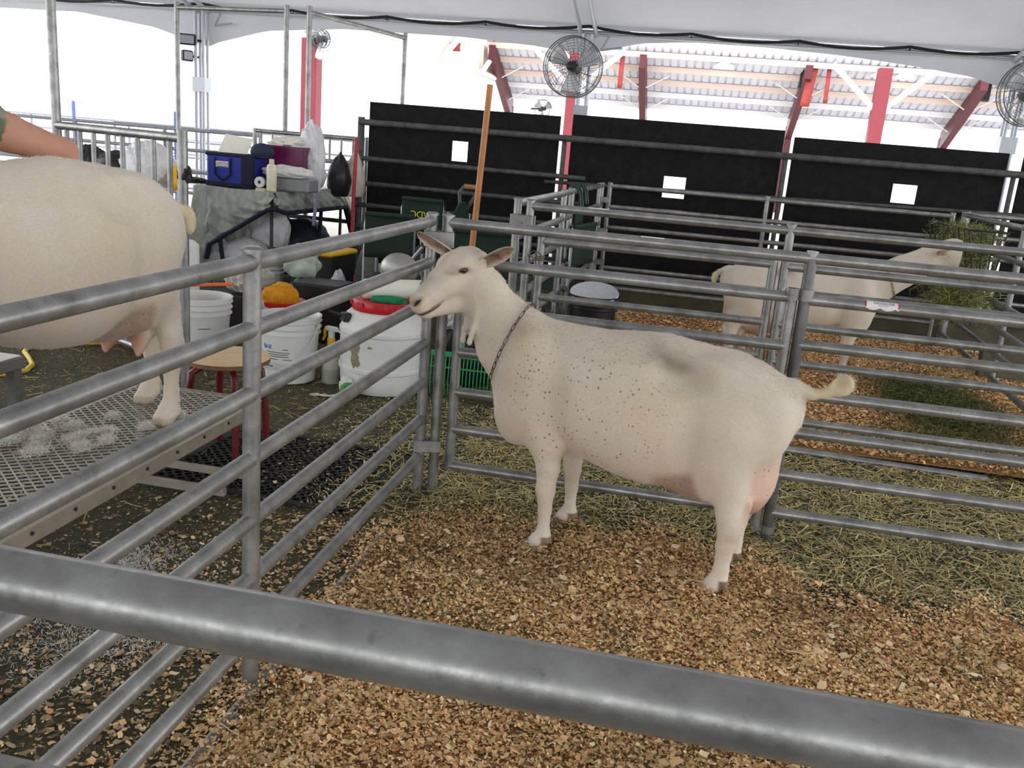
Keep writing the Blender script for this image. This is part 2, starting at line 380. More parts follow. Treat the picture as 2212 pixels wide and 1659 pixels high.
m.box((gx+.023, 0, .968), (.03, .012, .036)); m.build('hinge', GALV, gate)
m = MB(); m.lathe([(.0215, -.014), (.026, -.014), (.026, .014), (.0215, .014)], (gx+.047, 0, .055), n=14).box((gx+.02, 0, .055), (.05, .012, .024)); m.build('hinge', GALV, gate)
rp_ = panel('pipe_panel', 'galvanized pipe panel with a torn white and red maker sticker', (.447, YB), (2.35, YB), [1.10, .952, .785, .60, .452, .281, .125], (0, 1), (-.02, 1.10), cap=False)
# sticker wrapped on its second rail
STK = simple('sticker_white', srgb(236, 236, 234), .5, var=.03); STR_ = simple('sticker_red', srgb(190, 30, 60), .5); INK = simple('dark_print', (.02, .02, .022), .6)
def on_rail(x0, z, ang0=0.0, r=RP+.0012):
    def f(x, y, e): 
        a = math.radians(35)+y/r+ang0; return V(x0+x, -r*math.cos(a)*(1+e), z+r*math.sin(a)*(1+e))
    return f
g = on_rail(.262, .952)
stk = MB().grid(lambda u, v: g((u-.5)*.115, -.013+(.026+.004*math.sin(u*37)*math.cos(u*91))*v-(.010*abs(math.sin(u*7)) if v < .2 else 0), 0), 40, 8).build('sticker', STK, rp_)
for s in (-1, 1):
    MB().grid(lambda u, v: g(s*(.0535+.004*u), -.012+.024*v, .02), 3, 6).build('sticker_border', STR_, stk)
lettering('sticker_print', 'FENCELCOR', .0125, INK, stk, lambda x, y, z: g(x+.006, y+.003, .03))
lettering('sticker_print', 'FENCE CO., U.S.', .005, INK, stk, lambda x, y, z: g(x+.004, y-.006, .03))
for i, (x, z, L) in enumerate(((-.12, 1.10, .085), )):
    g2 = on_rail(x, z, .5); MB().grid(lambda u, v: g2((u-.5)*L, -.004+.009*v, 0), 14, 4).build('sticker_scrap', STK, bowf, loc=(.897, 0, 0))
# second row across the straw aisle
Y2 = 4.5
Z2 = [1.118, .83, .662, .475, .325, .18, .025]
f2 = panel('bow_gate_frame', 'galvanized gate frame across the straw aisle, its top rail carrying a small white tag', (-.785, Y2), (.485, Y2), [1.118], (0, 1), (0, 1.145), cap=True)
g3 = on_rail(.345, 1.118, .4); MB().grid(lambda u, v: g3((u-.5)*.10, -.004+.010*v, 0), 14, 4).build('maker_tag', STK, f2)
gate2 = empty('pen_gate', (-.715, Y2, 0), label='low pipe gate across the straw aisle, twine round its upright', cat='gate')
gx2 = 1.145
for z in (.95, .815, .665, .50, .335, .18, .03): pipe((0, 0, z), (gx2, 0, z), 'rail', gate2, .0195)
for x in (0, gx2): pipe((x, 0, .02), (x, 0, .985 if x == 0 else .965), 'upright', gate2, .021)
TW = simple('twine', srgb(112, 104, 84), .9)
m = MB()
for k in range(3): m.lathe([(.0235, -.003), (.027, 0), (.0235, .003)], (0, 0, .855+k*.012), n=12, R=Matrix.Rotation(.15*k, 3, 'X'))
m.path([(-.02, -.02, .86), (-.06, -.02, .875), (-.03, -.03, .90), (.01, -.03, .885), (.03, -.03, .85)], .003, n=5); m.build('tie_twine', TW, gate2)
p2 = panel('pipe_panel', 'galvanized pipe panel across the aisle in front of the feeding goat', (.485, Y2), (2.03, Y2), [1.118, .945, .82, .662, .475, .335, .18], (1.0,), (0, 1.14), cap=False)
pipe((.06, 0, .03), (1.10, 0, .016), 'rail', p2)
# side run between aisle pens, going back towards the black wall
zs_side = [1.125, .955, .79, .625, .46, .295, .13]
s1 = panel('pipe_panel', 'pipe side panel running from the aisle corner back to the black wall', (-.855, Y2+.03), (-.80, 8.25), zs_side, (0, .41, .5, .95, 1), (0, 1.145))
clamp((.035, -.03, 1.03), (1, -.2, 0), s1, w=.12, h=.085)
for z in (1.0, .72, .44): clamp((.085, 3.72, z), (1, 0, 0), s1, h=.05)
t3 = panel('pipe_panel', 'pipe panel standing against the black wall behind the feeding goat', (-.735, 8.32), (2.2, 8.32), [1.125, .94, .755, .57, .385, .20], (0, .475, 1), (0, 1.15), mat=GALV)
t4 = panel('pipe_panel', 'pipe panel along the black wall beyond the hay rack', (2.34, 8.4), (4.4, 8.4), [1.15, .97, .79, .6, .42, .24], (0, 1), (0, 1.17))
s2 = panel('pipe_panel', 'pipe side panel carrying the hay rack', (2.26, 8.22), (2.04, 4.62), [1.15, .93, .62, .46, .30, .14], (0, .02, .5, .98), (0, 1.17))
# timber kerb below the wall
TIMB = simple('weathered_timber', srgb(92, 88, 70), .85, var=.25, scale=6, bump=.3)
k1 = MB().box((0, 0, .10), (6.6, .10, .2), bev=.008).build('timber_kerb', TIMB); k1.location = (1.3, 8.5, 0); tag(k1, 'weathered timber kerb along the foot of the black wall', 'kerb')
k2 = MB().box((0, 0, .13), (1.6, .07, .26), bev=.008).build('timber_kerb', TIMB); k2.location = (3.0, 6.9, 0); tag(k2, 'weathered timber board behind the side panel under the hay rack', 'board')
# ---------------------------------------------------------------- black wall panels
YW = 8.72
BP = empty('black_partition', (0, YW, 0), label='tall black plywood partition of three panels with square peep holes', cat='partition')
def board(x0, x1, z0, z1, hole=None, name='plywood_panel'):
    m = MB(); 
    if hole is None: m.box(((x0+x1)/2, 0, (z0+z1)/2), (x1-x0, .024, z1-z0), bev=.003)
    else:
        a, b, c, d = hole
        for X0, X1, A, B in ((x0, a, z0, z1), (b, x1, z0, z1), (a, b, z0, c), (a, b, d, z1)): m.box(((X0+X1)/2, 0, (A+B)/2), (X1-X0, .024, B-A))
    return m.build(name, BLACKWOOD, BP, smooth=False)
for (x0, x1, zt, hole) in ((-3.20, -1.30, 1.71, (-2.345, -2.185, 1.215, 1.405)), (-1.185, .755, 1.735, (-.275, -.07, 1.05, 1.245)), (.845, 2.66, 1.685, (1.755, 1.965, 1.185, 1.35))):
    board(x0, x1, 1.50, zt, None, 'top_board'); board(x0, x1, .62, 1.50, hole); board(x0, x1, .14, .615, None, 'lower_board')
board(2.78, 4.7, 1.5, 1.68, None, 'top_board'); board(2.78, 4.7, .14, 1.5)
MB().tube((-3.27, -.10, 1.512), (4.6, -.10, 1.512), .030, n=12).build('top_pipe', PIPE_D, BP)
MB().tube((-1.4, -.05, 1.10), (4.6, -.05, 1.20), .018, n=10).build('mid_pipe', PIPE_D, BP)
for x in (-3.27, -1.24, .79, 2.72): MB().tube((x, -.04, 0), (x, -.04, 1.53 if x > -3 else 1.56), .035 if x < -3 else .022, n=12).build('wall_post', PIPE_D, BP)
for z in (1.17, .93, .72, .5, .28): MB().tube((-3.27, -.12, z), (-1.0, -.12, z-.01), .024, n=10).build('left_rail', PIPE_D, BP)
# ================================================================ GOATS  (signed-distance modelling, one continuous skin each)
def smin(a, b, k):
    h = np.clip(.5+.5*(b-a)/k, 0, 1); return b+(a-b)*h-k*h*(1-h)
class Field:
    def __init__(s, lo, hi, h):
        s.lo = np.array(lo, float); s.h = h; s.n = np.ceil((np.array(hi)-s.lo)/h).astype(int)+1
        s.F = np.full(tuple(s.n), .5, np.float32); s.ax = [s.lo[i]+h*np.arange(s.n[i]) for i in range(3)]
    def sub(s, lo, hi, pad):
        i0 = np.clip(np.floor((np.array(lo)-pad-s.lo)/s.h).astype(int), 0, s.n-1); i1 = np.clip(np.ceil((np.array(hi)+pad-s.lo)/s.h).astype(int)+1, 1, s.n)
        sl = tuple(slice(a, b) for a, b in zip(i0, i1))
        X, Y, Z = np.meshgrid(*[s.ax[i][sl[i]] for i in range(3)], indexing='ij'); return sl, X, Y, Z
    def put(s, sl, d, k, mode='add'):
        d = d.astype(np.float32)
        s.F[sl] = smin(s.F[sl], d, k) if mode == 'add' else -smin(-s.F[sl], d, k)
    def chain(s, pts, rad, k=.03, lat=1.0, mode='add', axis=1, squash=None):
        """tapered capsule chain; lat>1 makes it narrower sideways about its own centre line"""
        pts = np.array(pts, float); rad = list(rad); R = max(rad); sl, X, Y, Z = s.sub(pts.min(0)-R, pts.max(0)+R, 2*k+.02); best = None
        for a, b, r0, r1 in zip(pts[:-1], pts[1:], rad[:-1], rad[1:]):
            q = b-a; L = q@q+1e-12; t = np.clip(((X-a[0])*q[0]+(Y-a[1])*q[1]+(Z-a[2])*q[2])/L, 0, 1)
            dx, dy, dz = X-a[0]-t*q[0], (Y-a[1]-t*q[1])*lat, Z-a[2]-t*q[2]
            d = (np.sqrt(dx*dx+dy*dy+dz*dz)-(r0+(r1-r0)*t))
            if lat > 1: d = d/(1+(lat-1)*np.abs(dy)/(np.sqrt(dx*dx+dy*dy+dz*dz)+1e-6))
            best = d if best is None else smin(best, d, .012)
        s.put(sl, best, k, mode)
    def ell(s, c, r, k=.03, M=None, mode='add'):
        """ellipsoid; M columns = its axes"""
        c = np.array(c, float); r = np.array(r, float); R = r.max(); sl, X, Y, Z = s.sub(c-R, c+R, 2*k+.02)
        P = np.stack([X-c[0], Y-c[1], Z-c[2]], -1)
        if M is not None: P = P@np.array(M)
        q = P/r; k0 = np.sqrt((q*q).sum(-1)); k1 = np.sqrt(((q/r)**2).sum(-1))+1e-9
        s.put(sl, k0*(k0-1)/k1, k, mode)
    def torso(s, st, k=.03):
        st = np.array(st, float); sl, X, Y, Z = s.sub((st[0, 0], -.3, st[:, 2].min()), (st[-1, 0], .3, st[:, 1].max()), 2*k+.03)
        xs = np.clip(s.ax[0][sl[0]], st[0, 0], st[-1, 0])
        def spl(col):  # monotone-ish smooth interpolation
            y = np.interp(xs, st[:, 0], st[:, col]); kk = max(3, int(.05/s.h)) | 1; ker = np.hanning(kk+2)[1:-1]; ker /= ker.sum()
            return np.convolve(np.pad(y, kk//2, mode='edge'), ker, 'valid')
        zt, zb, w = (spl(i)[:, None, None] for i in (1, 2, 3)); c = (zt+zb)/2; hh = (zt-zb)/2
        v = (Z-c)/hh; ww = w*(1-.16*np.clip(v, -1, 1)-.10*np.clip(v, 0, 1)**3)
        q = np.sqrt((np.abs(Y)/ww)**2.1+np.abs(v)**2.1+1e-9)**(2/2.1); d = (np.sqrt(q)-1)*np.minimum(ww, hh)*.9
        ex = np.maximum(0, np.maximum(st[0, 0]-X, X-st[-1, 0])); d = np.where(ex > 0, np.sqrt(np.maximum(d, 0)**2+ex**2), d)
        s.put(sl, d, k)
    def mesh(s):
        F = s.F; S = F < 0; n = F.shape; cs = tuple(m-1 for m in n)
        cnt = np.zeros(cs, np.uint8)
        for i in (0, 1):
            for j in (0, 1):
                for k in (0, 1): cnt += S[i:i+cs[0], j:j+cs[1], k:k+cs[2]]
        act = (cnt > 0) & (cnt < 8); idx = np.full(cs, -1, np.int64); A = np.argwhere(act); idx[act] = np.arange(len(A))
        acc = np.zeros((len(A), 3)); num = np.zeros(len(A)); cor = [(i, j, k) for i in (0, 1) for j in (0, 1) for k in (0, 1)]
        val = {c: F[A[:, 0]+c[0], A[:, 1]+c[1], A[:, 2]+c[2]] for c in cor}
        for a in cor:
            for ax in range(3):
                if a[ax]: continue
                b = list(a); b[ax] = 1; b = tuple(b); fa, fb = val[a], val[b]; m = (fa < 0) != (fb < 0)
                t = np.where(m, fa/(fa-fb+1e-12), 0); p = np.repeat(np.array(a, float)[None], len(A), 0); p[:, ax] += t
                acc += p*m[:, None]; num += m
        Vv = (A+acc/np.maximum(num, 1)[:, None])*s.h+s.lo; Q = []
        for ax in range(3):
            o1, o2 = [(1, 2), (2, 0), (0, 1)][ax]
            sl0 = [slice(1, m-1) for m in n]; sl0[ax] = slice(0, n[ax]-1); sl1 = list(sl0); sl1[ax] = slice(1, n[ax])
            a, b = S[tuple(sl0)], S[tuple(sl1)]; E = np.argwhere(a != b); base = E.copy()
            for d in range(3):
                if d != ax: base[:, d] += 1
            inside = a[tuple(E.T)]
            def cell(d1, d2):
                c = base.copy(); c[:, o1] -= d1; c[:, o2] -= d2; return idx[tuple(c.T)]
            q = np.stack([cell(1, 1), cell(0, 1), cell(0, 0), cell(1, 0)], 1); q[~inside] = q[~inside][:, ::-1]; Q.append(q)
        Q = np.concatenate(Q); return Vv, Q[(Q >= 0).all(1)]
def vnoise(P, f, seed=0):
    """cheap smooth value noise in numpy"""
    r = np.random.default_rng(seed).random((32, 32, 32)); q = P*f; i = np.floor(q).astype(int); t = q-i; t = t*t*(3-2*t); out = 0
    for dx in (0, 1):
        for dy in (0, 1):
            for dz in (0, 1):
                wgt = (t[:, 0] if dx else 1-t[:, 0])*(t[:, 1] if dy else 1-t[:, 1])*(t[:, 2] if dz else 1-t[:, 2])
                out = out+wgt*r[(i[:, 0]+dx) % 32, (i[:, 1]+dy) % 32, (i[:, 2]+dz) % 32]
    return out
def normals_of(Vv, Q):
    n = np.zeros_like(Vv); fn = np.cross(Vv[Q[:, 2]]-Vv[Q[:, 0]], Vv[Q[:, 3]]-Vv[Q[:, 1]])
    for j in range(4): np.add.at(n, Q[:, j], fn)
    return n/(np.linalg.norm(n, axis=1, keepdims=True)+1e-12)
def mat_goat():
    t = NT('goat_coat'); a = t.node('ShaderNodeVertexColor', layer_name='Col').outputs[0]; ms = t.node('ShaderNodeVertexColor', layer_name='Mask').outputs[0]
    sep = t.node('ShaderNodeSeparateColor', inputs={0: ms}); vec = t.coord('Object')
    st = t.coord('Object', (14, 60, 34)); n = t.noise(st, 6, 5, .7); n2 = t.noise(vec, 14, 4); fine = t.noise(t.coord('Object', (40, 160, 120)), 4, 3, .7)
    c = t.mix(t.ramp(n2, [(.35, (0, 0, 0, 1)), (.7, (.35, .35, .35, 1))]), a, srgb(222, 200, 164))
    c = t.mix(t.ramp(n, [(.42, (0, 0, 0, 1)), (.75, (.28, .28, .28, 1))]), c, srgb(150, 138, 122))
    vo = t.node('ShaderNodeTexVoronoi', feature='F1', inputs={'Vector': t.coord('Object', (1, 1, 1)), 'Scale': 68, 'Randomness': 1.0})
    vr = t.node('ShaderNodeSeparateColor', inputs={0: vo.outputs['Color']}).outputs[0]
    size = t.math('MULTIPLY', vr, .37); spot = t.math('LESS_THAN', vo.outputs['Distance'], size)
    edge = t.math('SUBTRACT', 1.0, t.math('DIVIDE', vo.outputs['Distance'], t.math('ADD', size, .001)))
    f = t.math('MULTIPLY', t.math('MULTIPLY', spot, t.math('MINIMUM', t.math('MULTIPLY', edge, 2.2), 1.0)), sep.outputs[0])
    f = t.math('MULTIPLY', f, t.math('GREATER_THAN', vr, .16))
    c = t.mix(t.math('MULTIPLY', f, .8), c, srgb(106, 94, 87))
    vo2 = t.node('ShaderNodeTexVoronoi', feature='F1', inputs={'Vector': t.coord('Object', (1, 1, 1)), 'Scale': 70, 'Randomness': 1.0})
    f2 = t.math('MULTIPLY', t.math('LESS_THAN', vo2.outputs['Distance'], .24), sep.outputs[1]); c = t.mix(t.math('MULTIPLY', f2, .8), c, srgb(92, 44, 38))
    t.set(col=c, rough=.72, spec=.25); t.b.inputs['Sheen Weight'].default_value = .12; t.b.inputs['Sheen Roughness'].default_value = .5
    t.b.inputs['Subsurface Weight'].default_value = .0
    t.bump(t.math('ADD', n, fine), .15, .003); return t.mat
GOATM = mat_goat()
SKIN_E = simple('goat_eye', (.012, .007, .004), .12, var=.3, spec=.7); DARKSKIN = simple('dark_lip_skin', srgb(96, 70, 62), .6, var=.2); NOSTRIL = simple('nostril_skin', srgb(44, 28, 26), .6, var=.2)
CREAM = np.array(srgb(222, 214, 201)[:3])
def ear_mesh(base, tip, face, wid, rev=1):
    """leaf-shaped cupped ear from base to tip opening towards face; returns verts, quads, inner-mask"""
    base, tip, face = (Vector(p) for p in (base, tip, face)); ax = tip-base; L = ax.length; ax.normalize(); f = (face-ax*face.dot(ax)).normalized(); sd = ax.cross(f)
    nu, nv = 11, 17; P = []; inner = []
    for side in (0, 1):
        for j in range(nv):
            v = j/(nv-1); wv = wid*(.42+.58*math.sin(min(1, v/.55)*math.pi/2))*math.sqrt(max(0, 1-max(0, (v-.6)/.4)**2))+.001
            for i in range(nu):
                u = i/(nu-1)*2-1; cup = (1-v)*.9+.35; dep = wv*cup*(u*u)*.9-.012*(1-v)
                p = base+ax*(L*v)+sd*(wv*u)+f*(dep+.018*v*v)
                if side == 1: p = p-f*(.0065*(1-abs(u)**3)*(1-.4*v)+.0012)
                P.append(tuple(p)); inner.append((1.0-abs(u)**3)*(1 if side == 0 else 0))
    Q = []
    for side in (0, 1):
        o = side*nu*nv
        for j in range(nv-1):
            for i in range(nu-1):
                q = (o+j*nu+i, o+j*nu+i+1, o+(j+1)*nu+i+1, o+(j+1)*nu+i); Q.append(q if side == 0 else q[::-1])
    o = nu*nv
    for j in range(nv-1):
        for i, fl in ((0, 0), (nu-1, 1)):
            q = (j*nu+i, o+j*nu+i, o+(j+1)*nu+i, (j+1)*nu+i); Q.append(q if not fl else q[::-1])
    for i in range(nu-1): Q.append(((nv-1)*nu+i, o+(nv-1)*nu+i, o+(nv-1)*nu+i+1, (nv-1)*nu+i+1))
    return np.array(P), np.array(Q), np.array(inner)
class Goat:
    """local axes: x forward, y to the goat's viewed side, z up; hind feet at x=0"""
    STAT = [(-.170, .700, .610, .030), (-.150, .722, .560, .070), (-.11, .748, .505, .104), (-.05, .773, .450, .126), (0, .791, .415, .142), (.1, .812, .368, .166), (.2, .824, .325, .184), (.3, .836, .308, .196), (.4, .829, .322, .20), (.5, .817, .350, .196), (.6, .818, .388, .180), (.7, .824, .41, .158), (.775, .826, .415, .140), (.815, .80, .44, .118), (.85, .72, .488, .086), (.874, .64, .548, .05)]
    def build(s, name, h, neck, head, legs, tail, wattles=True, chin=0):
        s.F = Field((-.44, -.30, -.03), (1.36 if head['M'][0] > 1.0 else head['M'][0]+.30, .34, max(1.13, head['M'][2]+.2)), h); F = s.F
        F.torso(s.STAT)
        # haunch and hip, shoulder
        for sd in (1, -1):
            F.ell((.03, sd*.085, .60), (.135, .062, .165), .05); F.ell((-.06, sd*.075, .60), (.08, .055, .12), .04)
            F.ell((.10, sd*.08, .765), (.04, .03, .016), .05)      # hip bone
            F.ell((.75, sd*.095, .585), (.085, .054, .19), .06); F.ell((.79, sd*.08, .49), (.065, .055, .10), .05)
            F.ell((.205, sd*.172, .742), (.085, .055, .048), .05, mode='sub'); F.ell((.635, sd*.215, .58), (.03, .045, .17), .06, mode='sub'); F.chain([(.155, sd*.215, .62), (.15, sd*.212, .50), (.135, sd*.20, .40)], [.03, .034, .03], .05, mode='sub')
            F.ell((.075, sd*.115, .44), (.065, .045, .11), .05)      # stifle
        F.ell((.815, 0, .50), (.055, .085, .10), .05)
        for L in legs: s.leg(F, **L)
        # udder
        F.ell((-.025, .0, .425), (.10, .115, .165), .03); F.ell((.10, .0, .37), (.13, .105, .085), .05)
        F.ell((-.04, 0, .50), (.075, .10, .09), .03)
        for sd in (1, -1): F.chain([(.0, sd*.05, .31), (.025, sd*.055, .262), (.038, sd*.058, .232)], [.045, .022, .010], .02)
        F.chain(neck['pts'], neck['rad'], .055, neck.get('lat', 1.5))
        s.head(F, head)
        if wattles:
            for b, e in wattles: F.chain([b, [(b[i]+e[i])/2+(.004 if i == 1 else 0) for i in range(3)], e], [.013, .009, .0105], .015)
        F.chain(tail['pts'], tail['rad'], .02, 1.25)
        if 'brush' in tail: F.ell(*tail['brush'], .03)
        Vv, Q = F.mesh(); 
        # colour fields
        s.nb = len(Vv); inner = np.zeros(len(Vv)); 
        for e in head.get('ears', []):
            P, q, im = ear_mesh(*e); Q = np.concatenate([Q, q+len(Vv)]); Vv = np.concatenate([Vv, P]); inner = np.concatenate([inner, im+1e-3])
        col, mask = s.colour(Vv, inner, head, legs)
        root = empty(name); root['build'] = 0; del root['build']
        s.body = mesh_np('body', Vv, Q, GOATM, root, {'Col': col, 'Mask': mask}, smooth=True); s.V, s.Q, s.col, s.root = Vv, Q, col, root
        ex, la, up, M = s.hf
        for sd in (1, -1):
            c = M+ex*head.get('eye', (.004, .0655, .003))[0]+la*sd*head.get('eye', (.004, .0655, .003))[1]+up*head.get('eye', (.004, .0655, .003))[2]
            MB().sphere(c, .0135, 16, 10).build('eye', SKIN_E, root)
            ea, eu = Vector(ex*.81+up*.59), Vector(-ex*.59+up*.81); lv = Vector(la)*sd
            for nm, hgt in (('upper_eyelid', .0078), ('lower_eyelid', -.0055)):
                m = MB(); pts = []
                for k in range(11):
                    t = k/10; q = math.sin(t*math.pi); pts.append(Vector(c)+ea*(.0225-.041*t)+lv*(.0015+.0105*q)+eu*(hgt*q-.0035*(1-t)))
                m.path(pts, [.001]+[.0034 if hgt > 0 else .0022]*9+[.001], n=6); m.build(nm, DARKSKIN, root)
            H = lambda a_, b_, c_: M+ex*a_+la*sd*b_+up*c_
            MB().path([H(.208, .010, -.012), H(.203, .020, -.004), H(.194, .0285, .0015), H(.184, .0345, .002)], [.0015, .0042, .0050, .0015], n=7).build('nostril', NOSTRIL, root)
            MB().path([H(.208, .004, -.0515), H(.201, .019, -.053), H(.188, .0300, -.0535), H(.169, .0370, -.055), H(.150, .0410, -.0555), H(.130, .0445, -.0545)], [.0016, .0028, .0030, .0030, .0026, .0010], n=6).build('mouth_line', DARKSKIN, root)
        return root
    def leg(s, F, kind, x, y, hip=None, dx=0, z0=0, **k):
        if kind == 'front':
            sy = 1 if y > 0 else -1; yt = sy*.092
            F.chain([(.735, yt, .52), (x+.035, (yt+y)/2+.01*sy, .40), (x+.022, y, .325), (x+.023, y, .235), (x+.019, y, .165), (x+.018, y, .085), (x+.03, y, .052)],
                    [.080, .058, .041, .033, .0235, .0215, .025], .03, 1.15)
            F.ell((x+.032, y, .235), (.022, .026, .035), .015); s.hoof(F, x+.048, y)
        else:
            sy = 1 if y > 0 else -1
            F.chain([(.04, sy*.098, .56), (.045, sy*.108, .46), (.012+x, y*.9, .375), (x+.004, y, .30), (x-.006, y, .245), (x-.001, y, .185), (x+.000, y, .10), (x+.012, y, .055)],
                    [.108, .086, .053, .040, .037, .0295, .0245, .027], .035, 1.2)
            F.chain([(x-.055, y*.93, .34), (x-.036, y, .262), (x-.026, y, .235)], [.012, .014, .016], .025)   # hock point and tendon
            s.hoof(F, x+.032, y)
    def hoof(s, F, x, y):
        for d in (-1, 1):
            F.chain([(x-.018, y+d*.013, .040), (x+.018, y+d*.014, .018), (x+.03, y+d*.012, .008)], [.024, .019, .010], .010)
            F.chain([(x-.045, y+d*.013, .058), (x-.056, y+d*.014, .046)], [.010, .007], .008)
        F.chain([(x-.035, y, .062), (x-.01, y, .045)], [.025, .026], .015)
    def head(s, F, hd):
        th, ph = math.radians(hd['yaw']), math.radians(hd['pitch']); M = np.array(hd['M'], float)
        ex = np.array([math.cos(th)*math.cos(ph), math.sin(th)*math.cos(ph), -math.sin(ph)]); la = np.array([-math.sin(th), math.cos(th), 0.]); up = np.cross(ex, la); s.hf = (ex, la, up, M)
        A = np.stack([ex, la, up], 1); P = lambda a, b, c: M+ex*a+la*b+up*c
        F.ell(P(-.036, 0, -.028), (.072, .070, .058), .03, A)
        for d in (1, -1):
            F.ell(P(-.004, d*.056, .017), (.036, .022, .017), .022, A); F.ell(P(-.025, d*.043, -.060), (.068, .028, .058), .03, A); F.ell(P(-.075, d*.06, -.008), (.030, .026, .028), .02, A); F.ell(P(.05, d*.03, -.02), (.06, .026, .03), .03, A)
        F.chain([P(-.02, 0, -.016), P(.07, 0, -.018), P(.125, 0, -.022), P(.172, 0, -.020)], [.062, .054, .046, .038], .03)
        F.chain([P(-.085, 0, -.095), P(-.02, 0, -.118), P(.08, 0, -.102), P(.165, 0, -.068)], [.046, .042, .036, .025], .03)
        F.ell(P(.184, 0, -.018), (.029, .036, .033), .016, A); F.ell(P(.188, 0, -.036), (.025, .033, .020), .012, A); F.ell(P(.174, 0, -.066), (.030, .029, .021), .012, A)
        F.ell(P(-.03, 0, .012), (.05, .04, .018), .03, A); F.ell(P(-.085, 0, -.012), (.028, .04, .026), .03, A)
        for d in (1, -1):
            F.chain([P(.212, d*.012, -.010), P(.205, d*.026, .000), P(.190, d*.037, .004)], [.006, .0075, .0055], .004, mode='sub')     # nostril
            F.chain([P(.212, d*.004, -.050), P(.195, d*.030, -.0515), P(.155, d*.041, -.054), P(.115, d*.047, -.052)], [.005, .005, .0045, .002], .005, mode='sub')
            F.ell(P(.006, d*.076, .002), (.021, .010, .0085), .008, np.stack([ex*.81+up*.59, la, -ex*.59+up*.81], 1), 'sub')
    spots = 1.0; side = 1
    def colour(s, Vv, inner, hd, legs):
        ex, la, up, M = s.hf; x, y, z = (Vv*np.array([1, s.side, 1])).T; col = np.repeat(CREAM[None], len(Vv), 0); mask = np.zeros((len(Vv), 3))
        n1 = vnoise(Vv, 9, 1); n2 = vnoise(Vv, 26, 2); n3 = vnoise(Vv, 60, 3)
        def lay(c, f): 
            nonlocal col
            f = np.clip(f, 0, 1)[:, None]; col = col*(1-f)+np.array(srgb(*c)[:3])*f
        g = lambda c, r: np.exp(-((((Vv-np.array(c))/np.array(r))**2).sum(1)))
        lay((206, 188, 172), (.35+.5*n1)*np.exp(-((z-.42)/.15)**2)*(z > .25)*np.clip((x+.05)/.1, 0, 1)*np.clip((.85-x)/.1, 0, 1)*.7)        # thin-haired pinkish skin low on the barrel
        lay((190, 168, 152), .40*g((.78, .1, .55), (.12, .2, .18))*(n1+.3)); lay((224, 208, 168), .45*g((.30, .2, .62), (.16, .2, .12)))
        if hd.get('patch', True): lay((112, 104, 92), 1.0*.85*np.exp(-((x-.235)/.10)**2-((z-.757-.36*(x-.235))/.034)**2)*(y > 0)*(.6+.6*n2))
        lay((150, 134, 118), .35*g((.80, .08, .80), (.05, .1, .06))*(n2+.3)); lay((206, 186, 140), .35*g((.74, .1, .76), (.08, .1, .06)))
        # udder
        ud = np.clip(1.35-np.sqrt(((x+.02)/.125)**2+(y/.14)**2+((z-.375)/.155)**2), 0, 1)*3*(z < .53)*(x < .075)
        fu = np.clip((.115-np.abs(x-.165))/.04, 0, 1)*np.clip((.425-z-.25*(x-.165))/.035, 0, 1)*np.clip((.20-np.abs(y))/.03, 0, 1)*(z > .2)
        inleg = np.zeros(len(Vv))
        for L in legs:
            if L['kind'] == 'hind': inleg = np.maximum(inleg, np.clip((.066-np.abs(Vv[:, 1]-L['y']))/.02, 0, 1)*np.clip((x-L['x']+.062)/.022, 0, 1)*np.clip((L['x']+.105+.35*(z-.3)-x)/.025, 0, 1)*np.clip((.54-z)/.03, 0, 1))
        ud = np.clip(ud, 0, 1)*(1-inleg); fu = fu*(1-inleg)
        lay((226, 190, 174), ud*.85); lay((178, 108, 86), ud*np.clip((.36-z)/.07, 0, 1)*.9); lay((156, 112, 96), fu*.7)
        mask[:, 1] = np.clip(ud+fu, 0, 1)*(z < .47)*np.clip((vnoise(Vv, 30, 15)-.35)*3, 0, 1)*.75
        # spots on barrel and shoulder
        mask[:, 0] = np.clip(np.exp(-((x-.54)/.34)**2-((z-.56)/.23)**2)*2.2-.35, 0, 1)*(y > 0)*np.clip((vnoise(Vv, 5, 9)-.18)*4, 0, 1)
        mask[:, 0] *= s.spots; mask[:, 0] = np.maximum(mask[:, 0], s.spots* np.clip(np.exp(-((x-.86)/.10)**2-((z-.66)/.18)**2)*1.3-.6, 0, 1))
        # knees, hocks, lower legs, hooves
        for L in legs:
            kz = (np.abs(x-L['x']-.01) < .11)*(np.abs(Vv[:, 1]-L['y']) < .06)
            lay((182, 160, 136), kz*(z < .27)*(.25+.3*n1)*np.exp(-((z-.2)/.07)**2)); lay((150, 128, 106), kz*(z < .03)*.45)
            if L['kind'] == 'front': lay((118, 92, 68), kz*np.exp(-((z-.215)/.025)**2)*np.clip((x-L['x']-.038)/.012, 0, 1)*.8)
            hx = L['x']+(.048 if L['kind'] == 'front' else .032)
            lay((86, 64, 46), kz*(z < .068)*np.clip((hx-.028-x)/.010, 0, 1)); lay((120, 96, 70), kz*np.clip((.012-z)/.008, 0, 1)*.6)
        # head
        h = Vv-M; a, b, c = h@ex, h@la, h@up; hz = (np.abs(b) < .09)*(a > -.14)*(a < .27)*(np.abs(c) < .14)
        lay((164, 128, 114), hz*np.exp(-((a-.208)/.02)**2-((c-.002)/.017)**2)*.95); lay((52, 34, 30), hz*np.exp(-((a-.196)/.022)**2-((np.abs(b)-.027)/.014)**2-((c-.0-.35*(np.abs(b)-.026))/.0085)**2)*2.2)
        lay((112, 82, 72), hz*(a > .11)*np.exp(-((c+.052)/.0055)**2)*np.clip((a-.105)/.02, 0, 1)*.9)
